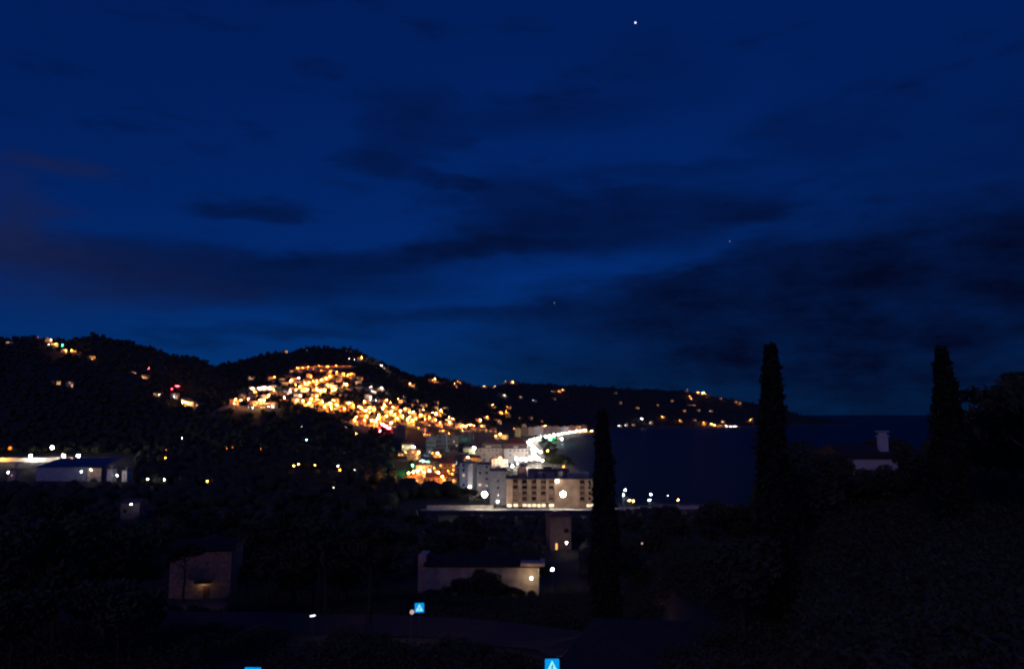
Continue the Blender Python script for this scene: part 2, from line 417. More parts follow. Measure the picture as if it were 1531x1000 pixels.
# ------------------------------------------------------------------ the lights, by where the photograph shows them: px, row, colour, brightness
LAMPS = '''444.6 550 k2;452.4 550 o2;460.2 548.6 k2;475.3 547.7 k2;489.6 547.7 k2;502.5 546.1 k2;479.5 553.3 o1;513 547 o1;523 548 o1;
410.2 564 k2;464.8 562.2 k2;494.4 556.1 k2;503.8 556.8 k2;513 559 k2;520 560 o2;525 558.5 k2;446.3 565.2 w2;434.9 569.1 y3;456 573.5 o3;462 572 o3;468 570.5 o2;474 570 o3;481 568 o3;487 566 o3;493 562.5 o3;
378.7 579.5 w2;387.2 580.8 w2;394.7 579.8 w3;403.4 580.4 w3;409.5 583.2 y2;442 575.6 o2;448.4 578 y2;442.4 583 y2;434.4 584.1 w2;459.7 583 y3;473.6 582.1 y2;478.2 583.8 y3;484.7 583.4 y3;490.5 576.3 y2;496.4 578 y2;500.9 582.8 y3;495.7 584 y2;460 576.3 o2;473 576 o2;
380.7 586.7 k2;403 591.2 y3;449.3 591.5 w2;424.9 594.5 y3;473 592.1 y2;371.3 596.8 y3;389.1 599 y3;395 598.8 y3;444.1 598.4 y2;452.8 599.7 y3;465.2 596.8 o3;474.3 597.7 o2;462.6 602.5 y3;499 599 o2;482 601 o3;493.1 602.9 y3;485.3 608.5 y3;504.2 605.5 y3;495.1 609.4 o3;
349.8 603.3 w1;377.8 609.7 b1;371.6 609.8 b0;380 605.9 o1;401.5 608.4 w1;407.3 608.1 w1;374.8 565.6 w0;458.7 525 w0;428 524 w0;518 524 w0;524 526 w0;522 537 w1;530 538 w1;352 597 o2;360 599 o2;
571 546 w3;541 536 y2;612.7 573.2 y3;650.5 566.6 y3;647 568 o2;678.4 574 y2;685.4 569 y2;687.3 563 w0;518.2 575 y3;514 573.5 o2;553.6 578.5 w2;571.7 579.9 w2;556 585.5 b1;561 586 b1;554.3 593.2 w2;553.9 597.7 w1;563 597.7 w1;578 598.5 k2;584 602 k2;595.5 596.7 o2;603.6 592.5 w0;521.7 603 y3;503.5 605.8 y3;544.8 600.6 o3;574.9 605.8 y3;572.8 610.7 y3;584.7 615.6 y3;
598.7 615.2 y3;617.6 615.6 y3;612 616.5 o3;629.5 620.5 o3;633 613.5 y2;566.5 620.5 y3;565.1 625.4 y3;555.3 628.9 y2;553.2 616.3 y2;612 624 y2;616.9 629.6 y3;609 627 y2;584.7 632.4 y3;593.8 625.4 o3;646.3 616.7 y2;651.9 618.4 y3;659.6 612.8 y3;671.5 624 y2;677 625.7 y2;672.4 631.3 y2;651.9 628.2 o3;658 632.4 o2;530 628.6 y2;532.5 623.7 o2;532.6 649.2 y1;
540 611 o3;546 614 o3;552 610 o3;560 612 o2;536 608 o2;528 607 o2;515 611 o2;590 620 o3;602 622 o3;622 626 o2;636 627 o2;642 624 o2;548 622 o3;562 630 o3;545 628 o2;578 622 o3;588 609 o2;606 611 o2;
625.6 639.7 o1;634.4 648.5 o1;604.3 647 w0;662.4 644.3 y1;671.5 647.8 y1;669.6 654.8 w1;692.5 636.3 y3;691.8 642.9 y1;703.6 634.8 o3;698 636 o2;709 636 o2;720.4 636.5 o2;718.7 628 y2;728.8 622.8 y2;745.6 630.7 o1;
619 668.8 b3;664 668 b2;709 669.6 b3;691 668.6 w1;606.4 676.5 y1;626 676.9 y2;654 678 y3;646 677.3 o1;699.5 684 y2;748 685.2 y2;736 674.4 o1;
699.3 566.9 y2;724 572.9 y2;756.4 569.5 o3;767.2 570.5 o3;740.8 577.9 w1;753.3 590.4 w2;736 604.8 y2;824.4 584.4 w1;836 585 o2;841.6 582 y2;797.2 598.8 b1;779 595 w0;827 595.7 w0;750 616.5 k2;756 615 k2;757.6 608.4 o1;
815.2 636 o3;748 649.2 y3;741 652 o2;784 637 o0;800 638 o0;768 640 o1;730 655 o1;715 650 o1;
839.2 656.4 b3;874 643.2 w3;868 644 y2;862 644.9 w3;856 645.4 w2;851.2 645.6 w3;845 647 w2;839 648.4 w3;834.4 649.2 w3;884.8 643.9 y3;891.6 643.9 y3;
828 650.5 w3;822 651.5 w3;816 652.5 w3;810 653.5 w3;804 655 w3;798 656.5 w3;793 658.5 w3;790 661.5 w3;794 664.5 w3;797 668 w3;797 672 w3;797 676 w3;799 680 w3;801 683.5 w3;805 686.5 w3;811 689 w2;793 686 w3;786 687.5 w3;779 687 w2;772 686 w2;808 675.6 w2;803 673 w2;818.8 674 k2;842.8 698 k1;766 697 b2;778 695 b1;774 693.5 b1;
629.2 701 y2;624 704 y2;642 704 y2;655.6 706.8 y2;661.6 712.8 o2;611.2 707.5 y2;634 706 o2;649 700 o1;670 704 k1;676 709 k1;618 706 y2;709.6 721.2 o1;
1026.9 580.7 w1;1044.4 586.3 y2;1050.7 582 y3;1053.6 588 y3;1031.2 590.9 y2;1033.7 595.3 y2;1078.2 595.3 o2;1099 600.8 y1;1104.5 602.5 y2;1004 598.7 w0;985 605.9 w0;1035.4 605.5 o1;1027.8 604.7 b0;1024.4 614.4 o1;1061.7 614 w1;959.5 625.4 w3;972.6 632.2 b1;990 622.8 o2;1015.4 628.3 y2;1051.5 629.6 y3;1050.5 633 y2;
1063.4 634.2 y3;1068.5 634.7 y3;1075.3 634.2 y3;1080.4 631 o1;1085.5 636.8 w2;1092.3 637.3 w2;1100.8 636.8 w2;1097 637 w2;1122 628 o2;1125 626.5 o1;918.2 587.5 b1;927.6 602.8 w0;954.7 611 w0;919 641.5 b1;925 636.4 b1;934.7 635.2 b1;945.4 634.2 b0;1038 628 w0;1043 613.5 o0;
70.8 502 w0;76.3 508.3 y2;82.8 514.3 y2;78 515 o1;72 515.3 w1;98.4 524.4 y2;106.8 524.2 o2;16.3 512 w0;137.5 537.6 o1;139 534.5 o0;215.5 563.5 y1;199 556.3 w0;237.6 590 w1;260.4 593.5 b1;272.5 602 y2;276 601.2 y2;281 602.5 y2;272 598 y1;294 606.7 w0;88 573 w0;106.8 576.7 w0;
272.4 655.2 w1;247.2 684.7 o1;248 673 o0;206.4 682.8 y1;14.9 671.3 k6;78 670.3 w5;220.8 716.4 w1;245.6 717.6 w1;12 706.3 w1;
458.4 657.7 b1;451 638.7 w0;517 638.7 w0;439.2 696.8 y1;446 694 y1;471 695.6 y1;505.2 696.8 w1;508.4 702.8 o1;530.4 702.8 w0;348 669 o0;339.6 671 o0;390 671 o0;309.6 719.6 y1;498.8 729.2 w0;471.6 739.5 w0;
934.7 733 b1;932 740.8 w1;973 739.4 b1;971 748 w1;1014 747.8 y1;941 748.5 y1;947 749 y1;998.6 741 w0'''
lamps = []
for s in LAMPS.replace('\n', '').split(';'):
    a, b, c = s.split()
    lamps.append((float(a), float(b), c[0], int(c[1])))
PLACED = []                             # x, y, ground z, px, row, colour, level, pole height
for px, row, c, l in lamps:
    hp = 7.0 if l >= 2 else 4.5
    if px < 130 and row > 660: hp = 8.0
    x, y, z = hit(px, row, hp, 300)
    PLACED.append((x, y, z, px, row, c, l, hp))
LXY = np.array([(p[0], p[1]) for p in PLACED])
LPX = np.array([(p[3], p[4], p[1]) for p in PLACED])


def lamp_near(x, y):
    return float(np.min(np.hypot(LXY[:, 0] - x, LXY[:, 1] - y)))


def project(x, y, z):
    yy = y * math.cos(PITCH) + (z - CAMZ) * math.sin(PITCH)
    zz = (z - CAMZ) * math.cos(PITCH) - y * math.sin(PITCH)
    return 765.5 + F * x / yy, 500 - F * zz / yy


def hides_lamp(x, y, z0, z1, halfw, slack=1.5):
    p0, r0 = project(x, y, z0)
    _, r1 = project(x, y, z1)
    w = halfw * F / y + slack
    return bool(np.any((np.abs(LPX[:, 0] - p0) < w) & (LPX[:, 1] > r1 - slack) & (LPX[:, 1] < r0 + slack) & (LPX[:, 2] > y)))


# terrain sheet: a fan of quads that widens with distance
ys = np.concatenate([np.linspace(-80, 20, 12), np.linspace(25, 400, 90), np.geomspace(406, 6400, 210)])
us = np.linspace(-1, 1, 421)
hw = 1.75 * np.maximum(ys, 60) + 60
TX = us[None, :] * hw[:, None]
TX += .0
TY = np.repeat(ys[:, None], len(us), 1)
TZ = H(TX.ravel(), TY.ravel()).reshape(TX.shape)
nI, nJ = TX.shape
idx = np.arange(nI * nJ).reshape(nI, nJ)
faces = np.stack([idx[:-1, :-1], idx[:-1, 1:], idx[1:, 1:], idx[1:, :-1]], -1).reshape(-1, 4)
tm = bpy.data.materials.new('hillside_ground')
tm.use_nodes = True
T = tm.node_tree
tb = T.nodes['Principled BSDF']
tb.inputs['Roughness'].default_value = .95
g = N(T, 'ShaderNodeNewGeometry')
n1 = N(T, 'ShaderNodeTexNoise'); n1.inputs['Scale'].default_value = .05; n1.inputs['Detail'].default_value = 8
T.links.new(g.outputs['Position'], n1.inputs[0])
rp = N(T, 'ShaderNodeValToRGB')
rp.color_ramp.elements[0].position, rp.color_ramp.elements[1].position = .35, .7
rp.color_ramp.elements[0].color, rp.color_ramp.elements[1].color = (.025, .028, .017, 1), (.05, .043, .032, 1)
T.links.new(n1.outputs[0], rp.inputs[0])
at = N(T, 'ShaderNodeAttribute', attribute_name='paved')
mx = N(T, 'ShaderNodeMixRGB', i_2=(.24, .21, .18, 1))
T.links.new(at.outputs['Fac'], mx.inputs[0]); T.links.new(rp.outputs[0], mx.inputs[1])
sp = N(T, 'ShaderNodeSeparateXYZ'); T.links.new(g.outputs['Position'], sp.inputs[0])
sm = N(T, 'ShaderNodeMapRange'); sm.inputs[1].default_value = 2.0; sm.inputs[2].default_value = 1.5
T.links.new(sp.outputs[2], sm.inputs[0])
sx = N(T, 'ShaderNodeMixRGB', i_2=(.13, .11, .085, 1))
T.links.new(sm.outputs[0], sx.inputs[0]); T.links.new(mx.outputs[0], sx.inputs[1]); T.links.new(sx.outputs[0], tb.inputs['Base Color'])
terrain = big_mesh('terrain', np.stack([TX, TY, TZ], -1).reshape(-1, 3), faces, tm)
tag(terrain, 'dark hills and valley floor running down to the bay', 'terrain', kind='structure')
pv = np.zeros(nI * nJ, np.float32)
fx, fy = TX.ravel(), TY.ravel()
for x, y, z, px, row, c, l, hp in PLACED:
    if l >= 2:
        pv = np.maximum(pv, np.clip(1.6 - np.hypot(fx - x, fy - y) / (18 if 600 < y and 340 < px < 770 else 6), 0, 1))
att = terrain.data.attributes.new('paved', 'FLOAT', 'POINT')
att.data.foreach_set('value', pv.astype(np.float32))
terrain.data.polygons.foreach_set('use_smooth', np.ones(len(terrain.data.polygons), bool))

# sea
sm_ = bpy.data.materials.new('sea_water')
sm_.use_nodes = True
S = sm_.node_tree
sb = S.nodes['Principled BSDF']
sb.inputs['Base Color'].default_value = (.004, .010, .018, 1)
sb.inputs['Roughness'].default_value = .5
sb.inputs['IOR'].default_value = 1.33
sg = N(S, 'ShaderNodeNewGeometry')
w1 = N(S, 'ShaderNodeTexNoise'); w1.inputs['Scale'].default_value = .35; w1.inputs['Detail'].default_value = 5
S.links.new(sg.outputs['Position'], w1.inputs[0])
wb = N(S, 'ShaderNodeBump'); wb.inputs['Strength'].default_value = .6; wb.inputs['Distance'].default_value = .5
S.links.new(w1.outputs[0], wb.inputs['Height']); S.links.new(wb.outputs[0], sb.inputs['Normal'])
seam = MB()
for k in range(12):
    a0, a1 = (k - 6) * 15000, (k - 5) * 15000
    seam.add([(a0, 330, 0), (a1, 330, 0), (a1, 90000, 0), (a0, 90000, 0)], [(0, 1, 2, 3)])
tag(seam.build('sea', sm_), 'calm dark sea filling the bay', 'sea', kind='structure')


def ribbon(name, pts, width, m, label, lift=.25, step=8.0):     # a road draped over the ground
    P = [Vector(p[:2]) for p in pts]
    q = [P[0]]
    for a, b in zip(P, P[1:]):
        n = max(1, int((b - a).length / step))
        q += [a.lerp(b, (i + 1) / n) for i in range(n)]
    vs, fs = [], []
    for i, p in enumerate(q):
        d = (q[min(i + 1, len(q) - 1)] - q[max(i - 1, 0)]).normalized()
        nrm = Vector((-d.y, d.x))
        zc = max(h1(*(p + nrm * (width / 2))), h1(*(p - nrm * (width / 2))), h1(*p)) + lift
        for s in (-.5, .5):
            e = p + nrm * width * s
            vs.append((e.x, e.y, zc))
            vs.append((e.x, e.y, zc - 1.6))
    for i in range(len(q) - 1):
        a, b = 4 * i, 4 * (i + 1)
        fs += [(a, a + 2, b + 2, b), (a + 1, a, b, b + 1), (a + 2, a + 3, b + 3, b + 2)]
    o = MB().add(vs, fs).build(name, m)
    return tag(o, label, 'road', kind='structure')


pxl = lambda pts: [hit(a, b, 0, 300) for a, b in pts]
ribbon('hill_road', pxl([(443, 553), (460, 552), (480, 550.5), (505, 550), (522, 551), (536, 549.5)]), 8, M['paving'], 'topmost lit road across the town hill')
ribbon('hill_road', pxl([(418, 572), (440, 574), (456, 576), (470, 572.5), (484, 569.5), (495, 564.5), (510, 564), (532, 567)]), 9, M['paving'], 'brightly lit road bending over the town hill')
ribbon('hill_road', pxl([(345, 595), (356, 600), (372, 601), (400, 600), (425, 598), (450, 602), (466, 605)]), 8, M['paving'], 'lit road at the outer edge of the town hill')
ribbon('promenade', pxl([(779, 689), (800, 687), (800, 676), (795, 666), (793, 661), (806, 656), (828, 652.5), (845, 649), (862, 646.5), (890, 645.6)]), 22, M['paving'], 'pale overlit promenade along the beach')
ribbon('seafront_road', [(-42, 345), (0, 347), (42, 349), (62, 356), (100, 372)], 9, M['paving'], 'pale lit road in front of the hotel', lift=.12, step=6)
ribbon('valley_road', [(-560, 640), (-400, 625), (-330, 620), (-250, 640), (-200, 690)], 9, M['asphalt'], 'road crossing the valley behind the warehouse')
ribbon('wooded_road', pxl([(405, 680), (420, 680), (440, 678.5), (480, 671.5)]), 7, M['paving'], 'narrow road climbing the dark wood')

def wall_along(pts, back, h, label):        # retaining wall on the uphill side of a road
    q = []
    for a, b in zip(pts, pts[1:]):
        n = max(1, int(math.hypot(b[0] - a[0], b[1] - a[1]) / 8))
        q += [(a[0] + (b[0] - a[0]) * i / n, a[1] + (b[1] - a[1]) * i / n + back) for i in range(n)]
    o = empty('retaining_wall', (q[0][0], q[0][1], h1(*q[0])), 0, label, 'wall')
    for k, (u, v) in enumerate(zip(q, q[1:])):
        z0 = min(h1(*u), h1(*v)); d = Vector((v[0] - u[0], v[1] - u[1])).normalized()
        nx, ny = -d.y * .25, d.x * .25
        vs = [(p[0] + s_ * nx - q[0][0], p[1] + s_ * ny - q[0][1], zz - o.location.z) for zz in (z0 - 2, z0 + h) for p, s_ in ((u, -1), (v, -1), (v, 1), (u, 1))]
        MB().add(vs, [(3, 2, 1, 0), (4, 5, 6, 7), (0, 1, 5, 4), (1, 2, 6, 5), (2, 3, 7, 6), (3, 0, 4, 7)]).build('panel', M['wall_ochre'], o)


wall_along(pxl([(443, 553), (460, 552), (480, 550.5), (505, 550), (522, 551), (536, 549.5)]), 8, 4.0, 'long ochre retaining wall behind the topmost lit road')
wall_along(pxl([(418, 572), (440, 574), (456, 576), (470, 572.5), (484, 569.5), (495, 564.5), (510, 564), (532, 567)]), 8, 3.5, 'long ochre retaining wall behind the bending lit road')
wall_along(pxl([(345, 595), (356, 600), (372, 601), (400, 600)]), 8, 3.5, 'ochre retaining wall behind the outer lit road')

# near street with its two zebra crossings
street = [(-60, 22), (-30, 27), (-11, 33.5), (2, 39.5), (8, 47), (4, 56), (-6, 62.5), (-26, 68), (-70, 74)]
street_o = ribbon('street', street, 6, M['asphalt'], 'dark street winding below the viewpoint', lift=.1, step=3)


def zebra(x, y, rz):
    for k in range(6):
        m = MB()
        a, b = -3 + k, -2.5 + k
        vs = []
        for u, v in ((a, -1.4), (b, -1.4), (b, 1.4), (a, 1.4)):
            vs.append((x + u * math.cos(rz) - v * math.sin(rz), y + u * math.sin(rz) + v * math.cos(rz)))
        zz = max(h1(*p) for p in vs) + .30
        m.add([(p[0], p[1], zz) for p in vs], [(0, 1, 2, 3)])
        m.build('crossing_stripe', M['paint'], street_o)


# ------------------------------------------------------------------ street lamps
pole_cache, globe_cache = {}, {}


def zone(px, row, D):
    if D > 2250: return 'on the far bay shore' if row > 618 else 'on the far ridge'
    if px > 905: return 'on the near beach'
    if px > 765 and row > 640 and row < 692: return 'along the beach promenade'
    if row > 692 and 600 < px: return 'beside the apartment blocks'
    if px < 330 and row < 625: return 'on the tall wooded hill'
    if px < 330: return 'in the warehouse valley'
    if px < 600 and row > 634: return 'on the wooded valley slope'
    if row < 556: return 'on the town hill crest'
    if px < 480: return 'on the outer hill streets'
    if px < 690 and row < 655: return 'in the crowded hill town'
    if row < 620: return 'on the slope behind town'
    return 'in the low town'


CN = {'o': 'orange', 'y': 'warm yellow', 'w': 'white', 'b': 'pale teal', 'k': 'deep orange', 'g': 'green', 'r': 'red'}
BN = {0: 'faint', 1: 'dim', 2: 'glowing', 3: 'bright', 4: 'dazzling', 5: 'dazzling', 6: 'big glowing'}


def street_lamp(x, y, z, c, l, hp, label, group, r=None):
    o = empty('street_lamp', (x, y, z), rng.uniform(0, 6.28), label, 'street lamp', group)
    if hp not in pole_cache:
        m = MB().cone((0, 0, -.6), (0, 0, hp - .1), .11, .07, 8).cone((0, 0, -.3), (0, 0, .5), .18, .14, 8).cone((0, 0, hp - .25), (0, 0, hp - .05), .2, .26, 8)
        pole_cache[hp] = m.mesh('post', M['metal'])
    rr = r or LEV[l][1]
    if (c, l, rr) not in globe_cache:
        globe_cache[c, l, rr] = MB().globe((0, 0, 0), rr, 8, 5).mesh('lamp_globe', GLOW[c, l])
    link('post', pole_cache[hp], o)
    gl = link('lamp_globe', globe_cache[c, l, rr], o)
    gl.location = (0, 0, hp + rr * .6)
    return o


for x, y, z, px, row, c, l, hp in PLACED:
    zn = zone(px, row, y)
    if y > 2250 and l >= 1:
        rr = LEV[l][1] * (.85 if l > 1 else 1.1)
    elif zn.startswith('along the beach') and c == 'w' and l == 3:
        rr = .45
    else:
        rr = None
    street_lamp(x, y, z, c, l, hp, f'{BN[l]} {CN[c]} street lamp {zn}', f'street lamps {zn}', rr)

# lamps whose place comes from the building or road they stand by
street_lamp(xat(841, 345), 345, h1(xat(841, 345), 345), 'w', 5, 6.6, 'dazzling white floodlight post in front of the balconied hotel', None)
street_lamp(xat(725, 345), 345, h1(xat(725, 345), 345), 'w', 5, 6.6, 'dazzling white floodlight post beside the grey tower blocks', None)
for px, row, D, lb in ((702, 728, 414, 'white lamp at the foot of the pale stair tower'), (725.5, 736, 404, 'white lamp hidden behind the floodlight, added to light the lilac tower'), (744, 750, 357, 'white lamp added to light the pale bush by the grey block')):  # second lamp added unseen behind the flood for the tower; third for a bush
    xx = xat(px, D, row); zz = h1(xx, D)
    street_lamp(xx, D, zz, 'w', 4, max(1.6, zat(row, D) - zz), lb, None, .3)
for k, px in enumerate((633, 643, 653, 662, 670, 677)):  # extra lamps added to brighten the wall strip
    xx = xat(px, 582, 690); zz = h1(xx, 582)
    street_lamp(xx, 582, zz, 'b', 4, max(1.2, zat(690, 582) - zz), 'teal lamp added to brighten the low pale wall', 'teal lamps added to brighten the low pale wall', .22)
for k, px in enumerate((0, 50, 99, 121)):
    xx = xat(px, 628)
    street_lamp(xx, 628, h1(xx, 628), 'y' if k < 1 else 'w', 4, 5.0, ['bright warm lamp at the outer end of the long lit wall', 'bright white lamp near the middle of the long lit wall', 'smaller white lamp before the long lit wall', 'bright white lamp at the inner end of the long lit wall'][k], None)


# ------------------------------------------------------------------ buildings
def wall_with_panes(m, w, d, h, floors, cols, pw=1.1, ph=1.3, lit=0.0):
    m.box(-w / 2, w / 2, 0, d, -2.5, h, 0)
    fh = h / floors
    for i in range(floors):
        zc = (i + .5) * fh
        for j in range(cols):
            xc = -w / 2 + (j + .5) * w / cols
            m.box(xc - pw / 2, xc + pw / 2, -.06, .05, zc - ph / 2, zc + ph / 2, 2 if rng.random() < lit else 1)
        for s in (-1, 1):
            m.box(min(s * w / 2 - .05 * s, s * (w / 2 + .06)), max(s * w / 2 - .05 * s, s * (w / 2 + .06)), d / 2 - pw / 2, d / 2 + pw / 2, zc - ph / 2, zc + ph / 2, 1)


def gable(w, d, h, rise, ov=.5):
    m = MB()
    x0, x1, y0, y1 = -w / 2 - ov, w / 2 + ov, -ov, d + ov
    ym = d / 2
    t = .25
    m.add([(x0, y0, h - .1), (x1, y0, h - .1), (x1, ym, h + rise), (x0, ym, h + rise), (x0, y1, h - .1), (x1, y1, h - .1),
           (x0, y0, h - .1 + t), (x1, y0, h - .1 + t), (x1, ym, h + rise + t), (x0, ym, h + rise + t), (x0, y1, h - .1 + t), (x1, y1, h - .1 + t)],
          [(0, 3, 2, 1), (3, 4, 5, 2), (6, 7, 8, 9), (9, 8, 11, 10), (0, 1, 7, 6), (4, 10, 11, 5), (0, 6, 9, 3), (3, 9, 10, 4), (1, 2, 8, 7), (2, 5, 11, 8), (0, 4, 3), (1, 2, 5)])
    return m


def hip(w, d, h, rise, ov=.5):
    m = MB()
    x0, x1, y0, y1 = -w / 2 - ov, w / 2 + ov, -ov, d + ov
    k = min(w, d) / 2 * .9
    m.add([(x0, y0, h), (x1, y0, h), (x1, y1, h), (x0, y1, h), (x0 + k, d / 2, h + rise), (x1 - k, d / 2, h + rise)],
          [(0, 1, 5, 4), (1, 2, 5), (2, 3, 4, 5), (3, 0, 4), (3, 2, 1, 0)])
    return m


WALLS = ['wall_cream', 'wall_ochre', 'wall_pink', 'wall_white', 'wall_cream', 'wall_ochre']
WNAME = {'wall_cream': 'cream', 'wall_ochre': 'ochre', 'wall_pink': 'pink', 'wall_white': 'white'}
LIT_ROOM = mat('lit_room_window', (.8, .5, .25), rough=.3, emit=(1, .45, .12), es=3.0)  # lit windows added as warm fill across the town
PROTO = []
for k in range(12):
    w, d, fl = rng.uniform(9, 15), rng.uniform(7, 10), rng.choice((1, 2, 2, 3))
    h = 2.9 * fl + .4
    m = MB(); wall_with_panes(m, w, d, h, fl, int(w // 3), lit=.38)
    wm = WALLS[k % 6]
    rf = gable(w, d, h, 1.9) if k % 3 else hip(w, d, h, 1.8)
    PROTO.append((m.mesh('wall', M[wm], M['shutter'], LIT_ROOM), rf.mesh('roof', M['tile']), w, d, h, fl, WNAME[wm], 'gabled' if k % 3 else 'hipped'))
HOUSES = []


def try_house(x, y, near_ok=9.5):
    if len(HOUSES) > 268: return False
    p = PROTO[rng.randrange(12)]
    for hx, hy in HOUSES:
        if abs(hx - x) < 14 and abs(hy - y) < 12: return False
    yaw = -math.atan2(x, y) + rng.uniform(-.45, .45)
    z = min(h1(x - p[2] / 2.2, y), h1(x + p[2] / 2.2, y), h1(x, y)) - .1
    if z < 1.8 or hides_lamp(x, y, z, z + p[4] + 2, p[2] / 2, .8): return False
    px, row = project(x, y, z)
    zn = zone(px, row, y)
    o = empty('house', (x, y, z), yaw, f'{WNAME_FL[p[5]]} {p[6]} {p[7]} house {zn}', 'house', f'houses {zn}')
    link('wall', p[0], o); link('roof', p[1], o)
    HOUSES.append((x, y))
    return True


WNAME_FL = {1: 'single-storey', 2: 'two-storey', 3: 'three-storey'}
NOHOUSE = [(755, 640, 905, 700), (690, 690, 910, 770), (600, 716, 690, 770), (190, 640, 330, 745), (0, 660, 130, 730), (905, 725, 1030, 760), (300, 630, 555, 745)]
for x, y, z, px, row, c, l, hp in sorted(PLACED, key=lambda p: -p[6]):
    if any(a < px < c2 and b < row < d for a, b, c2, d in NOHOUSE) or (row < 552 and 438 < px < 532): continue
    for k in range(3):
        yy = y + rng.uniform(6.5, 11)
        if try_house(x * yy / y + rng.uniform(-7, 7), yy): break
TOWN = [(345, 592), (400, 577), (445, 548), (535, 548), (540, 575), (600, 592), (660, 606), (690, 630), (760, 624), (875, 632), (882, 640), (800, 650), (700, 664), (640, 660), (570, 634), (500, 612), (440, 605), (360, 602)]


def in_poly(px, py, poly):
    r = False
    for (x0, y0), (x1, y1) in zip(poly, poly[1:] + poly[:1]):
        if (y0 > py) != (y1 > py) and px < (x1 - x0) * (py - y0) / (y1 - y0) + x0: r = not r
    return r


for k in range(1400):
    px, row = rng.uniform(345, 885), rng.uniform(546, 664)
    if not in_poly(px, row, TOWN): continue
    x, y, z = hit(px, row, 0, 400)
    if lamp_near(x, y) < 7: continue
    try_house(x, y)


LITW = {}


def lit_mesh(win):
    if win not in LITW:
        LITW[win] = MB().box(-win[0] / 2, win[0] / 2, -.05, .08, -win[1] / 2, win[1] / 2).mesh('lit_window', mat('lit_room_glass', (.8, .6, .4), rough=.3, emit=(1, .62, .28), es=.7))
    return LITW[win]


def block(name, label, px0, px1, D, top_row, depth, floors, cols, wall, cat='apartment block', yaw=0.0, base=None, win=(1.2, 1.4), roof='slate', hut=True, peak=None, glow=.07):
    x0, x1 = xat(px0, D), xat(px1, D)
    w = x1 - x0
    xc = (x0 + x1) / 2
    z0 = base if base is not None else h1(xc, D)
    h = zat(top_row, D) - z0
    o = empty(name, (xc, D, z0), yaw, label, cat)
    MB().box(-w / 2, w / 2, 0, depth, -2.5, h).build('wall', M[wall], o)
    if peak:
        gable(w, depth, h, peak).build('roof', M[roof], o)
    else:
        MB().box(-w / 2 - .25, w / 2 + .25, -.25, depth + .25, h + .003, h + .35).build('roof', M[roof], o)
        if hut: MB().box(-w * .12, w * .08, depth * .4, depth * .7, h + .353, h + 2.0).build('roof_hut', M[wall], o)
    pm = MB().box(-win[0] / 2, win[0] / 2, -.05, .08, -win[1] / 2, win[1] / 2).mesh('window', M['pane' if D < 500 or glow > .1 else 'shutter'])
    sm2 = MB().box(-win[0] / 2 - .15, win[0] / 2 + .15, -.14, .05, -.08, .0).mesh('sill', M['concrete'])
    fh = h / max(floors, 1)
    for i in range(floors):
        for j in range(cols):
            if rng.random() < .28: continue
            q = link('lit_window' if rng.random() < glow else 'window', pm, o)
            if q.name.startswith('lit'): q.data = lit_mesh(win)
            q.location = (-w / 2 + (j + .5) * w / cols, 0, (i + .55) * fh)
            s2 = link('sill', sm2, q)
            s2.location = (0, 0, -win[1] / 2 - .003)
    return o


# the balconied hotel
D0, HB = 360.0, 3.0
HT = zat(716, D0)
hx = lambda px: xat(px, D0, 735)
hotel = empty('hotel', (hx(757), D0, HB), 0, 'beige seafront hotel with rows of dark recessed balconies behind the floodlights', 'hotel')
L = lambda px: hx(px) - hx(757)
Hh = HT - HB
wtot = L(888)
MB().box(0, wtot, 1.8, 14, -2, Hh).build('back_wall', M['wall_hotel_pink'], hotel)
floors_z = [0] + [2.75 + 2.62 * i for i in range(4)] + [Hh]
bays = [(766.5, 775), (780, 788.5), (794.5, 802.5), (808.5, 816.5), (820, 829), (866.5, 875.5)]
edges = [757] + [e for b in bays for e in b] + [888]
for k in range(0, len(edges), 2):
    a, b = L(edges[k]), L(edges[k + 1])
    MB().box(a, b, 0, 1.797, -2, Hh).build('pier', M['wall_hotel'], hotel)
glass = MB().box(-1.05, 1.05, -.06, .04, 0, 2.0).mesh('balcony_door', M['pane'])
glass_b = MB().box(-1.05, 1.05, -.06, .04, 0, 2.0).mesh('balcony_door', M['shutter'])
glass_c = MB().box(-1.05, 1.05, -.06, .04, 0, 2.0).mesh('balcony_door', mat('curtained_glass', (.35, .24, .18), emit=(1, .5, .2), es=.06))
fram = MB().box(-1.13, -1.05, -.1, .03, 0, 2.08).box(1.05, 1.13, -.1, .03, 0, 2.08).box(-1.05, 1.05, -.1, .03, 2.0, 2.08).mesh('door_frame', M['shutter'])
for a, b in bays:
    xa, xb = L(a) + .003, L(b) - .003
    for i in range(4):
        zf = floors_z[i + 1]
        MB().box(xa, xb, .05, 1.797, zf - .22, zf).build('balcony_slab', M['wall_hotel'], hotel)
        MB().box(xa, xb, .1, .24, zf + .003, zf + .85).build('balustrade', M['wall_brown'], hotel)
        q = link('balcony_door', rng.choice((glass, glass, glass_b, glass_b, glass_c)), hotel); q.location = ((xa + xb) / 2, 1.78, zf + .003)
        q2 = link('door_frame', fram, q)
    MB().box(xa, xb, .9, 1.797, -2, floors_z[1] - .223).build('ground_floor_wall', M['wall_hotel'], hotel)
wm_ = MB().box(-.6, .6, -.05, .06, -.7, .7).mesh('window', M['pane'])
lit_pane = mat('lit_shop_glass', (.9, .8, .6), rough=.3, emit=(1, .80, .50), es=1.5)  # glowing panels standing in for the bright pavement strip
for a, b in [(758.5, 765), (768, 774), (781.5, 787.5), (789, 794), (796, 801.5), (803.5, 808), (810, 815.5), (821, 828), (877, 881), (882, 886.5)]:
    inb = any(p <= a and b <= q_ for p, q_ in bays)
    yb = .9 if inb else 0
    MB().box(L(a), L(b), yb - .08, yb + .04, .35, 1.55).build('lit_shop_window', lit_pane, hotel)
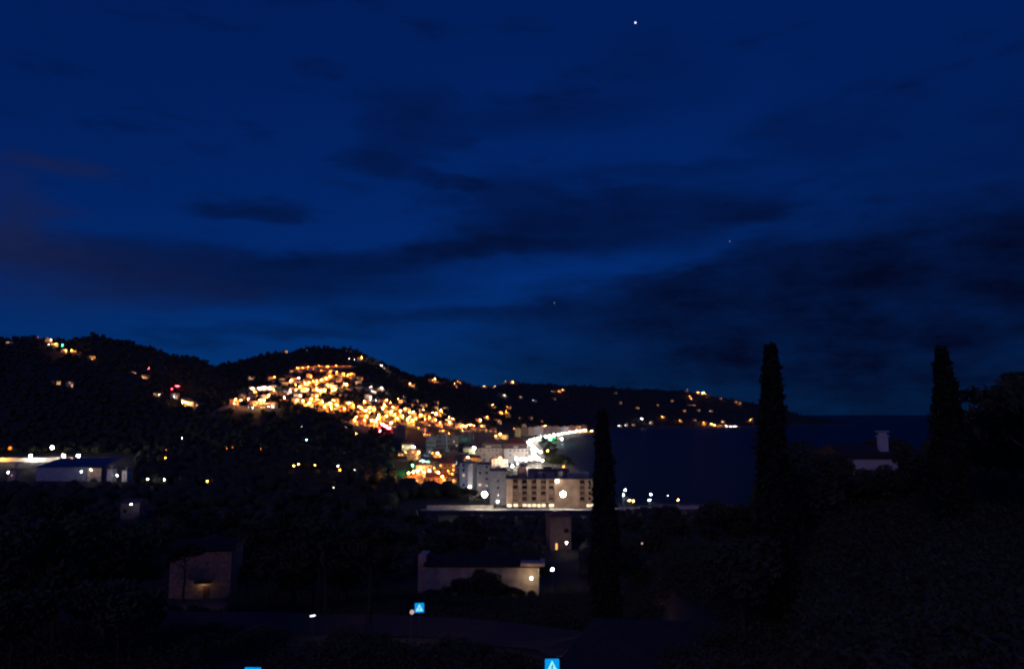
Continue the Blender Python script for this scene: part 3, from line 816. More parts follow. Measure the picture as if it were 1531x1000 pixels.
for px in (881.5,):
    for i in range(4):
        q = link('window', wm_, hotel); q.location = (L(px), 0, floors_z[i + 1] + 1.4)
MB().box(-.4, wtot + .4, -.5, 14.4, Hh + .003, Hh + .45).build('roof_slab', M['slate'], hotel)
MB().box(L(774), L(786), 5, 10, Hh + .453, Hh + 5.2).build('stair_hut', M['wall_hotel_pink'], hotel)
for a, b, h_ in ((790, 800, 1.6), (806, 812, 2.6), (818, 830, 1.9), (836, 842, 3.0), (850, 872, 1.8), (874, 882, 2.4)):
    MB().box(L(a), L(b), rng.uniform(2, 5), rng.uniform(7, 11), Hh + .453, Hh + .453 + h_).build('roof_plant_room', M['wall_grey'], hotel)
MB().box(L(768), L(830), -1.6, .0 - .003, 2.35, 2.55).build('shop_canopy', M['paving'], hotel)
lw = empty('wall_lamp', (hx(833), D0 - .5, zat(718.8, D0)), 0, 'small white lamp fixed high on the hotel front', 'wall lamp')
MB().globe((0, 0, 0), .38, 8, 5).build('lamp_globe', GLOW['w', 5], lw)
MB().box(-.08, .08, .1, .5, -.06, .06).build('bracket', M['metal'], lw)

block('apartment_block', 'plain grey block joined to the hotel corner by the floodlight', 733, 756.5, 368, 704, 14, 5, 1, 'wall_grey', yaw=.0, base=3.0, win=(.9, 1.2))
block('apartment_block', 'tall lilac grey tower block behind the floodlight post', 713, 733, 420, 694, 13, 5, 2, 'wall_grey', yaw=.0)
block('apartment_block', 'bluish grey tower block with a pale lit stair strip', 688, 711, 425, 692, 13, 6, 2, 'wall_blue', yaw=-.0)
st = empty('stair_tower', (xat(704, 424), 423.2, h1(xat(704, 424), 424)), 0, 'narrow pale stair tower on the front of the bluish block', 'stair tower')
MB().box(-1.4, 1.4, -1.2, 1.7, -1, zat(695, 424) - st.location.z).build('wall', M['wall_white'], st)
block('shop_building', 'long cream building glowing at street level beside the promenade', 710, 751.5, 690, 670, 12, 3, 7, 'wall_cream', 'building', base=4)
block('shop_building', 'pale building floodlit at the foot of the promenade bend', 754, 790, 685, 670.5, 12, 3, 6, 'wall_white', 'building', base=4)
for a, b, D, tr, wl_, lb in ((638, 651.5, 800, 652.3, 'wall_dusk', 'low dusky block with a small pale lamp row before it'), (652.5, 668, 815, 649.4, 'wall_grey', 'tall grey block at the middle of the low town row'),
                           (669, 685, 842, 651.2, 'wall_brown', 'brown block between the grey and lilac town blocks'), (686, 708, 860, 648.6, 'wall_dusk', 'broad lilac block at the end of the low town row')):
    block('shop_building', lb, a, b, D, tr, 12, 4, 4 if b - a < 18 else 6, wl_, 'building', win=(1.5, 1.6), glow=.16)
block('shop_building', 'brown block behind the lilac block in the low town', 705, 740, 940, 646, 12, 4, 6, 'wall_brown', 'building')
block('shop_building', 'brown block below the red sign with pale corner', 588, 606, 905, 636, 11, 4, 3, 'wall_dusk', 'building')
for a, b, D, ridge, eave, lb in ((722, 750, 835, 655.5, 664, 'hall with a broad dark red roof beside the long cream building'), (752, 788, 855, 654.5, 663, 'hall with a broad dark red roof at the promenade bend')):
    w = xat(b, D) - xat(a, D)
    z0 = h1(xat((a + b) / 2, D), D)
    o = empty('hall', ((xat(a, D) + xat(b, D)) / 2, D, z0), 0, lb, 'building')
    e = zat(eave, D) - z0
    MB().box(-w / 2, w / 2, 0, 18, -2, e).build('wall', M['wall_brown'], o)
    hip(w, 18, e + .01, zat(ridge, D + 9) - z0 - e, .6).build('roof', mat('dark_red_tile', (.20, .06, .05), var=.4, scale=1), o)
TCOL = [('wall_ochre', 'ochre'), ('wall_cream', 'cream'), ('wall_pink', 'pink'), ('wall_brown', 'brown'), ('wall_white', 'white')]
px = 770.0
tn = 0
while px < 876:
    wpx = rng.uniform(8, 15)
    D = 1330 + (px - 770) * 6.4
    wl_, cn = TCOL[(tn * 3 + tn // 5) % 5]
    block('seafront_house', f'{cn} seafront house above the beach lamps', px, min(px + wpx, 878) - .6, D, 639.5 - (px - 770) * .035 + rng.uniform(-1.6, 1.8), 11, 3, 3, wl_, 'building', roof='tile')
    px += wpx
    tn += 1
block('terrace_building', 'brown flat block behind the glowing garden lamps', 664, 689, 560, 697, 11, 3, 5, 'wall_pink', 'building')
block('terrace_building', 'low dark block under the grey town blocks', 660, 700, 660, 677, 11, 3, 6, 'wall_dusk', 'building')
block('terrace_building', 'low grey roof block behind the hotel', 790, 850, 430, 704, 14, 3, 10, 'wall_dusk', 'building')
block('terrace_building', 'small pale hut before the promenade', 778, 787, 470, 696, 8, 2, 2, 'wall_pink', 'building')


def lit_wall(label, px0, px1, D, rtop, m, name='garden_wall'):
    x0, x1 = xat(px0, D), xat(px1, D)
    z0 = min(h1(x0, D), h1(x1, D))
    o = empty(name, ((x0 + x1) / 2, D, z0), 0, label, 'wall')
    w = x1 - x0
    h = max(.7, zat(rtop, D) - z0)
    MB().box(-w / 2, w / 2, 0, .4, -1.5, h).build('panel', M[m], o)
    MB().box(-w / 2 - .1, w / 2 + .1, -.1, .5, h + .003, h + .15).build('coping', M['slate' if m == 'slate' else 'concrete'], o)
    return o


lit_wall('long pale wall brightly lit behind the blue-roofed warehouse', -40, 126, 633, 684.5, 'wall_white')
lit_wall('low pale wall with teal-white light before the tower blocks', 628, 684, 585, 688.5, 'wall_white')
lit_wall('pale lit wall beside the road in front of the tower blocks', 640, 738, 352, 755.6, 'wall_cream')
lit_wall('low dark wall under the hotel road', 628, 884, 332, 763.5, 'slate')

# warehouse in the valley
wd = 480
wh = empty('warehouse', (xat(98, wd), wd, h1(xat(98, wd), wd)), 0, 'long blue-grey warehouse with a dark blue sloping roof', 'warehouse')
ww = xat(136, wd) - xat(60, wd)
wz = zat(698.5, wd) - wh.location.z
npan = 9
for k in range(npan):
    a = -ww / 2 + k * ww / npan
    MB().box(a + .02, a + ww / npan - .02, 0, .2, -1.5, wz).build('wall_panel', M['wall_blue'], wh)
MB().box(-ww / 2, ww / 2, .203, 24, -1.5, wz - .05).build('wall', M['wall_blue'], wh)
MB().add([(-ww / 2 - .6, -.6, wz), (ww / 2 + 9, -.6, wz), (ww / 2 + 9, 25, wz + 4.2), (-ww / 2 - .6, 25, wz + 4.2), (-ww / 2 - .6, -.6, wz + .3), (ww / 2 + 9, -.6, wz + .3), (ww / 2 + 9, 25, wz + 4.5), (-ww / 2 - .6, 25, wz + 4.5)],
         [(0, 3, 2, 1), (4, 5, 6, 7), (0, 1, 5, 4), (2, 3, 7, 6), (0, 4, 7, 3), (1, 2, 6, 5)]).build('roof', mat('blue_metal_roof', (.03, .05, .14), rough=.5), wh)
an = empty('gatehouse', (xat(146.5, 476), 476, h1(xat(146, 476), 476)), 0, 'beige lit gatehouse with an arched opening beside the warehouse', 'building')
aw = xat(157, 476) - xat(136.5, 476)
az_ = zat(699.5, 476) - an.location.z
am = MB()
for k in range(12):                                    # front with an arch cut out of it
    u0, u1 = -aw / 2 + k * aw / 12, -aw / 2 + (k + 1) * aw / 12
    um = (u0 + u1) / 2
    t_ = abs(um + .3) / 2.3
    am.box(u0, u1, 0, .4, (1.4 * math.sqrt(1 - t_ * t_) + .8) if t_ < 1 else -1.5, az_)
am.build('front_wall', M['wall_cream'], an)
MB().box(-aw / 2, aw / 2, 3, 9, -1.5, az_ - .02).build('back_wall', M['wall_grey'], an)
MB().box(-aw / 2 - .3, aw / 2 + .3, -.3, 9.3, az_ + .003, az_ + .35).build('roof', M['slate'], an)
for k, (a, b, t, lb) in enumerate(((165, 173, 701, 'narrow pale shed standing by the gatehouse'), (187.5, 195, 703, 'small white lit shed out on the valley floor'), (19, 29, 702.5, 'small pinkish shed near the dark warehouse trees'))):
    block('shed', lb, a, b, 474 + k, t, 5, 1, 1, 'wall_white' if k < 2 else 'wall_pink', 'shed', win=(.7, .9))
for px, row, D, c, l, lb in ((141, 702.5, 470, 'v', 1, 'warm lamp added to light the beige gatehouse'), (127, 705, 473, 'w', 1, 'small white lamp at the warehouse corner'), (180, 711, 471, 'w', 1, 'white lamp added to light the two small sheds')):  # first and last lamps added to light the gatehouse and shed fronts
    xx = xat(px, D); zz = h1(xx, D)
    street_lamp(xx, D, zz, c, l, max(2.2, zat(row, D) - zz), lb, None, .28)

# villa with the long pale wall
vd = 146
vz = 11.0
vl = empty('villa', (xat(720, vd, 860), vd, vz), -.06, 'long low villa with a pale front wall and dark roof among trees', 'house')
vw = xat(806, vd, 860) - xat(636, vd, 860)
vh = zat(846.5, vd) - vz
MB().box(-vw / 2, vw / 2, 0, 8, -3, vh).build('wall', mat('mottled_cream_render', (.44, .38, .32), var=.4, scale=.5, bump=.2), vl)  # lower base tone, mottled at random
gable(vw, 8, vh, 1.3, .35).build('roof', mat('dark_tile', (.035, .022, .02)), vl)
wdw = MB().box(-.7, .7, -.05, .08, -.6, .6).mesh('window', M['pane'])
shm = MB().box(-.42, .42, -.09, .02, -.65, .65).mesh('shutter', M['shutter'])
MB().box(vw / 2 - 3.4, vw / 2 + 1.2, -1.2, 4, vh + .35, vh + .9).build('porch_roof', M['wall_pink'], vl)
MB().box(-vw / 2 - 1.6, -vw / 2 - .003, 1, 6, -3, vh + 1.8).build('chimney_wall', M['wall_pink'], vl)
vp = empty('wall_lamp', (xat(797, vd, 862) - .4, vd - 2.6, zat(864, vd - 2.6)), 0, 'warm lamp at the end of the villa wall', 'wall lamp')
MB().globe((0, 0, 0), .21, 8, 5).build('lamp_globe', GLOW['v', 1], vp)
MB().box(-.05, .05, .1, 2.7, -.05, .05).build('bracket', M['metal'], vp)

hd = 230
hs = empty('house', (xat(838, hd, 790), hd, h1(xat(838, hd), hd) - .2), .1, 'tall brown narrow house with one orange lit window', 'house')
hw_ = xat(854, hd, 790) - xat(822, hd, 790)
hh = zat(772, hd) - hs.location.z
MB().box(-hw_ / 2, hw_ / 2, 0, 8, -2, hh).build('wall', M['wall_brown'], hs)
hip(hw_, 8, hh, 1.3).build('roof', M['tile'], hs)
for u, zz in ((1.8, hh - 4.2),):
    q = link('window', wdw, hs); q.location = (u, 0, zz)
q = MB().box(-.28, .28, -.05, .06, -1.0, 1.0).build('lit_window', mat('lit_window', (1, .5, .2), emit=(1, .42, .12), es=1.6), hs)
q.location = (xat(832, hd, 816) - hs.location.x, 0, zat(817, hd) - hs.location.z)
for px, row, D, lb in ((847, 812, 222, 'white lamp beside the tall brown house'), (826, 852, 150, 'white lamp standing past the villa porch')):
    xx = xat(px, D, row); zz = h1(xx, D)
    street_lamp(xx, D, zz, 'w', 1, max(1.5, zat(row, D) - zz), lb, None, .24)

# stone house with a trunk before it
sd_ = 138
sh = empty('house', (xat(300, sd_, 850), sd_, h1(xat(300, sd_, 850), sd_)), .12, 'dim stone house with an orange glow over its dark doorway', 'house')
sw = xat(344, sd_, 850) - xat(256, sd_, 850)
shh = zat(822, sd_) - sh.location.z
MB().box(-sw / 2, sw / 2, 0, 9, -2, shh).build('wall', M['wall_stone'], sh)
gable(sw, 9, shh, 1.2).build('roof', mat('near_black_tile', (.018, .014, .013), var=.4), sh)  # roof given a near-black base colour
dx = xat(308, sd_, 880) - sh.location.x
MB().box(dx - .55, dx + .55, -.06, .1, 0, 2.2).build('door', M['shutter'], sh)
MB().box(dx - 2.0, dx + 1.2, -1.2, -.003, 3.1, 3.22).box(dx - 2.0, dx + 1.2, -1.2, -1.14, 2.82, 3.1).build('door_canopy', M['shutter'], sh)  # front lip added to hide the lamp globe beneath
wl3 = empty('wall_lamp', (sh.location.x + dx - .5, sd_ - .55, sh.location.z + 2.85), 0, 'tiny orange lamp over the stone house doorway', 'wall lamp')
MB().globe((0, 0, 0), .08, 8, 5).build('lamp_globe', GLOW['v', 1], wl3)
MB().box(-.03, .03, .03, .5, -.03, .03).build('bracket', M['metal'], wl3)

# pale house lower in the valley
block('house', 'small grey-white house with one white lamp in the dark valley', 188, 216, 308, 752, 7, 1, 2, 'wall_dusk', 'house', roof='slate', peak=1.4)
xx = xat(196, 303, 754)
street_lamp(xx, 303, h1(xx, 303), 'w', 1, max(2, zat(754, 303) - h1(xx, 303)), 'white lamp before the small grey-white house', None, .22)

# house with the chimney, right above the sea
rd = 70
rh = empty('house', (xat(1303, rd, 690), rd, h1(xat(1303, rd, 690), rd)), .0, 'pale house wall and chimney showing between dark trees above the sea', 'house')
rw = xat(1342, rd, 690) - xat(1264, rd, 690)
rhh = zat(683, rd) - rh.location.z
MB().box(-rw / 2, rw / 2, 0, 6, -2, rhh).build('wall', M['wall_white'], rh)
rf = gable(rw, 6, rhh, .75, .3).build('roof', mat('dark_tile_roof', (.05, .03, .028)), rh)
ch = MB().box(-.38, .38, -.3, .3, 0, 1.75).box(-.46, .46, -.38, .38, 1.753, 1.9).box(-.3, .3, -.24, .24, 1.9, 2.2).box(-.5, .5, -.4, .4, 2.2, 2.3).build('chimney', M['wall_white'], rf)
ch.location = (rw / 2 - .7, 1.2, rhh + .1)

# ------------------------------------------------------------------ pedestrian crossing signs and the small street things
def crossing_sign(px, top_row, D, size, label, yaw=0.0):
    x = xat(px, D, top_row)
    zt = zat(top_row, D)
    z0 = h1(x, D) + .05
    o = empty('crossing_sign', (x, D, z0), yaw, label, 'road sign')
    h = zt - z0
    MB().cone((0, .06, -.5), (0, .06, h - .05), .035, .035, 8).build('post', M['metal'], o)
    s, r = size / 2, size * .08
    pts = []
    for cx, cz, a0 in ((s - r, s - r, 0), (-s + r, s - r, 90), (-s + r, -s + r, 180), (s - r, -s + r, 270)):
        for k in range(5):
            t = math.radians(a0 + k * 22.5)
            pts.append((cx + r * math.cos(t), cz + r * math.sin(t)))
    n = len(pts)
    zc = h - s

    def plate(poly, y0, y1):
        n = len(poly)
        return MB().add([(p[0], y0, p[1] + zc) for p in poly] + [(p[0], y1, p[1] + zc) for p in poly],
                        [tuple(range(n)), tuple(range(2 * n - 1, n - 1, -1))] + [(i, i + n, (i + 1) % n + n, (i + 1) % n) for i in range(n)])
    pl = plate(pts, 0, .03).build('sign_panel', M['sign_blue'], o)
    tri = [(-.40 * size, -.36 * size), (.40 * size, -.36 * size), (0, .40 * size)]
    ti = plate(tri, -.008, -.002).build('triangle', M['sign_white'], pl)
    fig = MB()
    k = size
    def bar(a, b, w):
        a, b = Vector(a), Vector(b); d = (b - a).normalized(); nn = Vector((-d.y, d.x)) * w / 2
        q = [a + nn, a - nn, b - nn, b + nn]
        fig.add([(p.x * k, -.014, p.y * k + zc) for p in q] + [(p.x * k, -.010, p.y * k + zc) for p in q], [(0, 1, 2, 3), (7, 6, 5, 4), (0, 4, 5, 1), (1, 5, 6, 2), (2, 6, 7, 3), (3, 7, 4, 0)])
    bar((.0, -.10), (.02, .09), .09); bar((.0, -.10), (-.11, -.30), .055); bar((.01, -.10), (.10, -.30), .055)
    bar((.02, .07), (-.09, -.06), .04); bar((.02, .07), (.12, -.03), .04)
    bar((.005, .13), (.06, .13), .055)
    fig.build('walking_figure', M['sign_dark'], pl)
    return o


crossing_sign(825.5, 984.5, 38, .70, 'lit blue pedestrian crossing sign with white triangle midway along the near street', .05)
crossing_sign(627.2, 901, 59, .70, 'small lit blue pedestrian crossing sign farther down the street beside a round lamp', .1)
crossing_sign(378, 997.3, 32, .70, 'lit blue pedestrian crossing sign highest up the near street', -.05)
zebra(-11, 33.5, math.radians(60)); zebra(3, 41, math.radians(75))


def short_lamp(px, row, D, label, bar):
    x = xat(px, D, row); z = h1(x, D) + .05
    h = max(.5, zat(row, D) - z)
    o = empty('bollard_lamp', (x, D, z), -.25, label, 'lamp')
    MB().cone((0, 0, -.4), (0, 0, h - .06), .06, .05, 8).build('post', M['metal'], o)
    if bar:
        b = MB().box(-.2, .2, -.06, .06, -.045, .045).build('light_bar', mat('bar_light', (1, 1, 1), emit=(1, .97, 1), es=2.2), o)
        b.rotation_euler = (0, -.22, 0)
    else:
        b = MB().globe((0, 0, 0), .17, 12, 8).build('lamp_globe', mat('globe_light', (.8, .7, .66), emit=(1, .72, .64), es=.55), o)
    b.location = (0, 0, h)


short_lamp(467.5, 920, 60, 'low lamp with a short tilted white light bar by the street', True)
short_lamp(616, 914.5, 58.5, 'low lamp with a round pinkish globe beside the small crossing sign', False)
short_lamp(960, 812, 130, 'tiny warm lamp low in the dark trees beyond the cypress', False)


# green pharmacy crosses, red neon, beacon
def cross_sign(px, row, D, s, label, lev):
    x = xat(px, D, row)
    z = h1(x, D); h = zat(row, D) - z
    o = empty('pharmacy_cross', (x, D, z), 0, label, 'shop sign')
    a = s / 2; b = s / 6
    MB().box(-a, a, -.12, .12, -b, b).box(-b, b, -.118, .118, b, a).box(-b, b, -.118, .118, -a, -b).build('cross', GLOW['g', lev], o).location = (0, 0, h)
    MB().cone((0, .2, -.5), (0, .2, h), .08, .08, 8).build('post', M['metal'], o)


for px, row, h, s, lev, lb in ((93, 516.5, 5, 2.0, 1, 'green cross sign shining on the tall dark hill'), (617.5, 695.5, 5, 1.5, 2, 'green cross sign by the glowing garden lamps'),
                               (823, 655.5, 6, 2.0, 2, 'green cross sign beside the promenade lamps'), (829, 655, 6, 2.0, 0, 'fainter green cross sign farther along the promenade'), (631, 688, 5, 1.0, 0, 'small green cross sign above the low pale wall')):
    x, y, z = hit(px, row, h, 300)
    cross_sign(px, row, y, s, lb, lev)


def neon(px, row, h, w, label, lev, c='r', tall=.5):
    x, y, z = hit(px, row, h, 300)
    o = empty('neon_sign', (x, y, z), 0, label, 'shop sign')
    p = MB().box(-w / 2, w / 2, -.1, .1, -tall / 2, tall / 2).build('tube', GLOW[c, lev], o)
    p.location = (0, 0, h)
    MB().cone((-w / 3, .2, -.6), (-w / 3, .2, h), .07, .07, 6).cone((w / 3, .2, -.6), (w / 3, .2, h), .07, .07, 6).build('frame', M['metal'], o)


neon(572, 634.5, 6, 3.0, 'upper red neon sign on the low edge of the town hill', 2)
neon(576.3, 637.3, 6, 3.4, 'middle red neon sign on the low edge of the town hill', 2)
neon(581.2, 640, 6, 3.4, 'lower red neon sign on the low edge of the town hill', 2)
neon(568.6, 644.3, 4, 1.2, 'small red neon sign under the larger red ones', 2)
neon(265.2, 577.5, 6, 5.0, 'red and pink neon bar on the wooded hill', 1)
neon(257, 581.2, 5, 2.0, 'short red neon bar beside the longer one on the wooded hill', 1)
neon(222.5, 550.8, 10, .9, 'single red beacon high on the wooded hill', 1, tall=.9)
neon(57, 505, 7, .6, 'faint red beacon near the hilltop houses', 0, tall=.6)


def car(px, row, label, paint, yaw, red=True):
    x, y, z = hit(px, row, .8, 300)
    o = empty('car', (x, y, z + .3), yaw, label, 'car')
    b = MB()
    prof_ = [(-2.1, .35), (-2.1, .85), (-1.5, .95), (-1.0, 1.42), (.5, 1.45), (1.2, .98), (2.0, .85), (2.1, .4)]
    n = len(prof_)
    b.add([(-.85 if p[1] < 1 else -.68, p[0], p[1]) for p in prof_] + [(.85 if p[1] < 1 else .68, p[0], p[1]) for p in prof_],
          [tuple(range(n)), tuple(range(2 * n - 1, n - 1, -1))] + [(i, (i + 1) % n, (i + 1) % n + n, i + n) for i in range(n)])
    b.build('body', paint, o)
    for sx in (-1, 1):
        for sy in (-1.3, 1.3):
            MB().cone((sx * .66, sy, .32), (sx * .88, sy, .32), .32, .32, 12).build('wheel', M['rubber'], o)
        MB().box(sx * .6 - .22, sx * .6 + .22, -2.16, -2.103, .62, .82).build('tail_light' if red else 'headlight', GLOW['r' if red else 'y', 1 if red else 2], o)


car(417, 679.3, 'dark car with red tail lights on the narrow wooded road', M['carp'], .3)
car(436.5, 677.5, 'second car with red tail lights higher on the wooded road', M['carp'], .5)
car(441, 676.5, 'pale car with red tail lights at the head of the line', M['carw'], .5)
car(473, 671.5, 'car with warm headlights coming down the wooded road', M['carw'], -.3, False)


# ------------------------------------------------------------------ trees
def leaves_mesh(name, pts, size, m, core=None):
    n = len(pts)
    a = nr.normal(size=(n, 3)); a /= np.linalg.norm(a, axis=1)[:, None]
    b = np.cross(a, nr.normal(size=(n, 3))); b /= np.linalg.norm(b, axis=1)[:, None]
    s = size * nr.uniform(.6, 1.3, (n, 1))
    v = np.stack([pts - a * s, pts + b * s * .55, pts + a * s, pts - b * s * .55], 1).reshape(-1, 3)
    f = np.arange(4 * n).reshape(-1, 4)
    if core is not None:
        cv, cf = core
        f = np.concatenate([f, cf + len(v)])
        v = np.concatenate([v, cv])
    return big_mesh(name, v, f, m, 'mesh')


def lobes_pts(lobes, n):
    out = []
    wts = np.array([l[3] ** 2 for l in lobes]); wts = wts / wts.sum()
    for (x, y, z, r, sz), w in zip(lobes, wts):
        k = int(n * w)
        d = nr.normal(size=(k, 3)); d /= np.linalg.norm(d, axis=1)[:, None]
        rad = r * nr.uniform(.45, 1.08, (k, 1)) ** .6
        p = d * rad; p[:, 2] *= sz
        out.append(p + np.array([x, y, z]))
    return np.concatenate(out)


def core_column(prof_, n=10):           # closed lumpy column, quads
    v, f = [], []
    for z, r in prof_:
        for i in range(n):
            t = 2 * math.pi * i / n
            q = r * rng.uniform(.8, 1.15)
            v.append((q * math.cos(t), q * math.sin(t), z))
    for j in range(len(prof_) - 1):
        for i in range(n):
            f.append((j * n + i, j * n + (i + 1) % n, (j + 1) * n + (i + 1) % n, (j + 1) * n + i))
    return np.array(v), np.array(f)


def trunk_mesh(h, r, limbs):
    m = MB()
    p = Vector((0, 0, -.8))
    for k in range(4):
        q = Vector((rng.uniform(-.12, .12) * k, rng.uniform(-.12, .12) * k, h * (k + 1) / 4))
        m.cone(p, q, r * (1 - k * .17), r * (1 - (k + 1) * .17), 7)
        p = q
    for _ in range(limbs):
        a = rng.uniform(0, 6.28)
        s = Vector((0, 0, h * rng.uniform(.5, .95)))
        m.cone(s, s + Vector((math.cos(a), math.sin(a), rng.uniform(.5, .9))) * h * .35, r * .4, r * .12, 5)
    return m.mesh('trunk', M['bark'])


TREES = []            # trunk, crown, height, radius, kind word
for k in range(4):    # broad oaks
    h = 7.5 + k * .8
    lob = [(0, 0, h * .66, 2.2, .8)] + [(math.cos(t) * rng.uniform(1.2, 2.4), math.sin(t) * rng.uniform(1.2, 2.4), h * rng.uniform(.48, .82), rng.uniform(1.1, 1.8), .8) for t in np.linspace(0, 6.28, 8)[:-1]]
    TREES.append((trunk_mesh(h * .6, .22, 5), leaves_mesh('crown', lobes_pts(lob, 2600), .26, M['leaf2']), h, 3.2, 'round-crowned oak'))
for k in range(3):    # umbrella pines
    h = 10 + k * 1.2
    lob = [(0, 0, h * .86, 2.2, .5)] + [(math.cos(t) * rng.uniform(1.6, 2.9), math.sin(t) * rng.uniform(1.6, 2.9), h * rng.uniform(.74, .92), rng.uniform(1.0, 1.6), .55) for t in np.linspace(0, 6.28, 9)[:-1]]
    TREES.append((trunk_mesh(h * .8, .24, 6), leaves_mesh('crown', lobes_pts(lob, 2600), .24, M['leaf']), h, 3.6, 'umbrella pine'))
TCOUNT = [0]


def plant_tree(k, x, y, s, label, group=None, name=None, zoff=0):
    tr, cr, h, r, kind = TREES[k]
    o = empty(name or kind.replace('-', '_').replace(' ', '_'), (x, y, h1(x, y) + zoff), rng.uniform(0, 6.28), label, 'tree', group)
    o.scale = (s * rng.uniform(.9, 1.1), s * rng.uniform(.9, 1.1), s)
    link('trunk', tr, o); link('crown', cr, o)
    TCOUNT[0] += 1
    return o


def cypress(px, top_row, D, wpx, label, lean=0.0, blunt=.5):
    x = xat(px, D, top_row + 80)
    z0 = h1(x, D)
    h = zat(top_row, D) - z0
    R0 = wpx / 2 / F * D
    prof_ = []
    for i in range(22):
        t = i / 21
        r = R0 * min(1, (t / .12 + .3)) * (1 - max(0, (t - .25) / .75) ** 1.7 * (1 - blunt)) * (1 if t < .97 else .75)
        prof_.append((.6 + (h - .6) * t, r * .82))
    n = 9000
    zz = nr.uniform(.4, h, n)
    pr = np.interp(zz, [p[0] for p in prof_], [p[1] for p in prof_]) * 1.2
    th = nr.uniform(0, 6.283, n)
    lump = 1 + .13 * np.sin(3 * th + zz * 1.1) + .10 * np.sin(5 * th - zz * 2.3)
    rr = pr * lump * np.where(nr.random(n) < .12, nr.uniform(1.0, 1.38, n), nr.uniform(.7, 1.08, n))
    tip = nr.random(n) < .03
    zz = np.where(tip, h + nr.uniform(-.3, .55, n) * nr.random(n), zz)
    rr = np.where(tip, rr.min() + nr.random(n) * pr.min() * .9, rr)
    pts = np.stack([rr * np.cos(th), rr * np.sin(th), zz], 1)
    o = empty('cypress_tree', (x, D, z0), 0, label, 'tree', None)
    MB().cone((0, 0, -.6), (0, 0, h * .5), .2, .1, 8).build('trunk', M['bark'], o)
    link('crown', leaves_mesh('crown', pts, .20, M['cyp'], core_column(prof_)), o)
    o.rotation_euler = (0, lean, 0)


cypress(1147.5, 525, 45, 46, 'tall black cypress with a blunt top rising above the far shore', .02, .34)
cypress(905, 622, 55, 36, 'slim black cypress standing between the hotel and the bay', -.01, .3)
cypress(1417, 530, 47, 40, 'broad cypress standing above the open sea by the tall dark trees', -.015, .34)

KEEP = [(598, 560, 932, 757, 9999), (930, 600, 1128, 741, 9999), (1125, 470, 1262, 640, 9999), (1172, 600, 1400, 668, 70), (1262, 640, 1346, 699, 71), (1345, 480, 1440, 645, 9999), (612, 770, 862, 860, 146), (736, 850, 815, 876, 146), (250, 816, 348, 893, 139),
        (184, 744, 220, 768, 310), (616, 893, 640, 930, 60), (606, 905, 626, 925, 60), (455, 905, 482, 945, 61), (812, 975, 840, 1000, 40), (360, 985, 395, 1000, 40), (0, 400, 600, 722, 9999), (820, 765, 860, 860, 232), (630, 755, 890, 766, 340), (955, 808, 965, 816, 131), (930, 728, 1030, 752, 9999)]


def tree_ok(x, y, z, h, r):
    p0, b0 = project(x, y, z)
    _, t0 = project(x, y, z + h)
    w = r * F / y
    for a, b, c, d, dm in KEEP:
        if y < dm and p0 + w > a and p0 - w < c and t0 < d and b0 > b: return False
    return True


XY = []
for k in range(14000):
    if TCOUNT[0] >= 270: break
    y = 42 * (335 / 42) ** rng.random()
    px = rng.uniform(-40, 1570)
    x = (px - 765.5) / F * y
    ki = rng.randrange(7)
    s = rng.uniform(.65, 1.25)
    z = h1(x, y)
    if z < 2 or not tree_ok(x, y, z, TREES[ki][2] * s, TREES[ki][3] * s): continue
    if any((x - a) ** 2 + (y - b) ** 2 < (3.2 + y * .012) ** 2 for a, b in XY): continue
    if min(math.hypot(x - a, y - b) for a, b in street) < 5: continue
    XY.append((x, y))
    where = 'on the dark slope below the viewpoint' if y < 110 else ('in the dark gardens round the villa' if y < 220 else 'in the dark belt before the seafront road')
    if px > 1125: where = 'on the dark knoll above the sea'
    plant_tree(ki, x, y, s, f'black {TREES[ki][4]}', f'{TREES[ki][4]}s on the dark near slopes')
# the tall trees that close the picture at its edge, and the trunk before the stone house
for px, D, s, k, lb in ((1562, 50, 1.32, 1, 'tallest dark oak crown cutting into the sky by the broad cypress'), (1508, 54, .92, 2, 'dark oak beside the tallest oak crown'), (1470, 60, .72, 0, 'lower dark oak stepping down towards the broad cypress'),
                        (1192, 58, .98, 2, 'dark oak at the foot of the blunt cypress'), (1238, 64, .62, 0, 'low dark oak below the sea horizon by the pale chimney house'), (1165, 66, .98, 1, 'dark oak behind the blunt cypress')):
    plant_tree(k, xat(px, D), D, s, lb)
o = plant_tree(5, xat(276, 118, 850), 118, .8, 'thin dark pine whose bare trunk crosses the stone house')

# far woods: one mass of rounded clumps on every unlit slope
ico = MB().globe((0, 0, 0), 1, 7, 5, .9)
iv, ifc = np.array(ico.v), [f for f in ico.f]
it = []
for f in ifc:
    it += [f] if len(f) == 3 else [(f[0], f[1], f[2]), (f[0], f[2], f[3])]
it = np.array(it)
cand = 26000
cy = np.concatenate([nr.uniform(345, 2300, cand * 2 // 3), nr.uniform(1900, 3900, cand // 3)])
cpx = nr.uniform(-150, 1300, len(cy))
cx = (cpx - 765.5) / F * cy
cz = H(cx, cy)
keep = np.ones(len(cy), bool)
keep &= cz > 2.2
dmin = np.full(len(cy), 1e9)
for x, y, z, px, row, c, l, hp in PLACED:
    if l >= 1: dmin = np.minimum(dmin, np.hypot(cx - x, cy - y) - (8 if l >= 2 else 0))
for x, y in HOUSES:
    dmin = np.minimum(dmin, np.hypot(cx - x, cy - y) - 4)
keep &= dmin > 7
rad = nr.uniform(2.4, 4.6, len(cy))
yy = cy * math.cos(PITCH) + (cz - CAMZ) * math.sin(PITCH)
rb = 500 - F * ((cz - CAMZ) * math.cos(PITCH) - cy * math.sin(PITCH)) / yy
rt = rb - rad * 2.1 * F / cy
hidden = np.zeros(len(cy), bool)
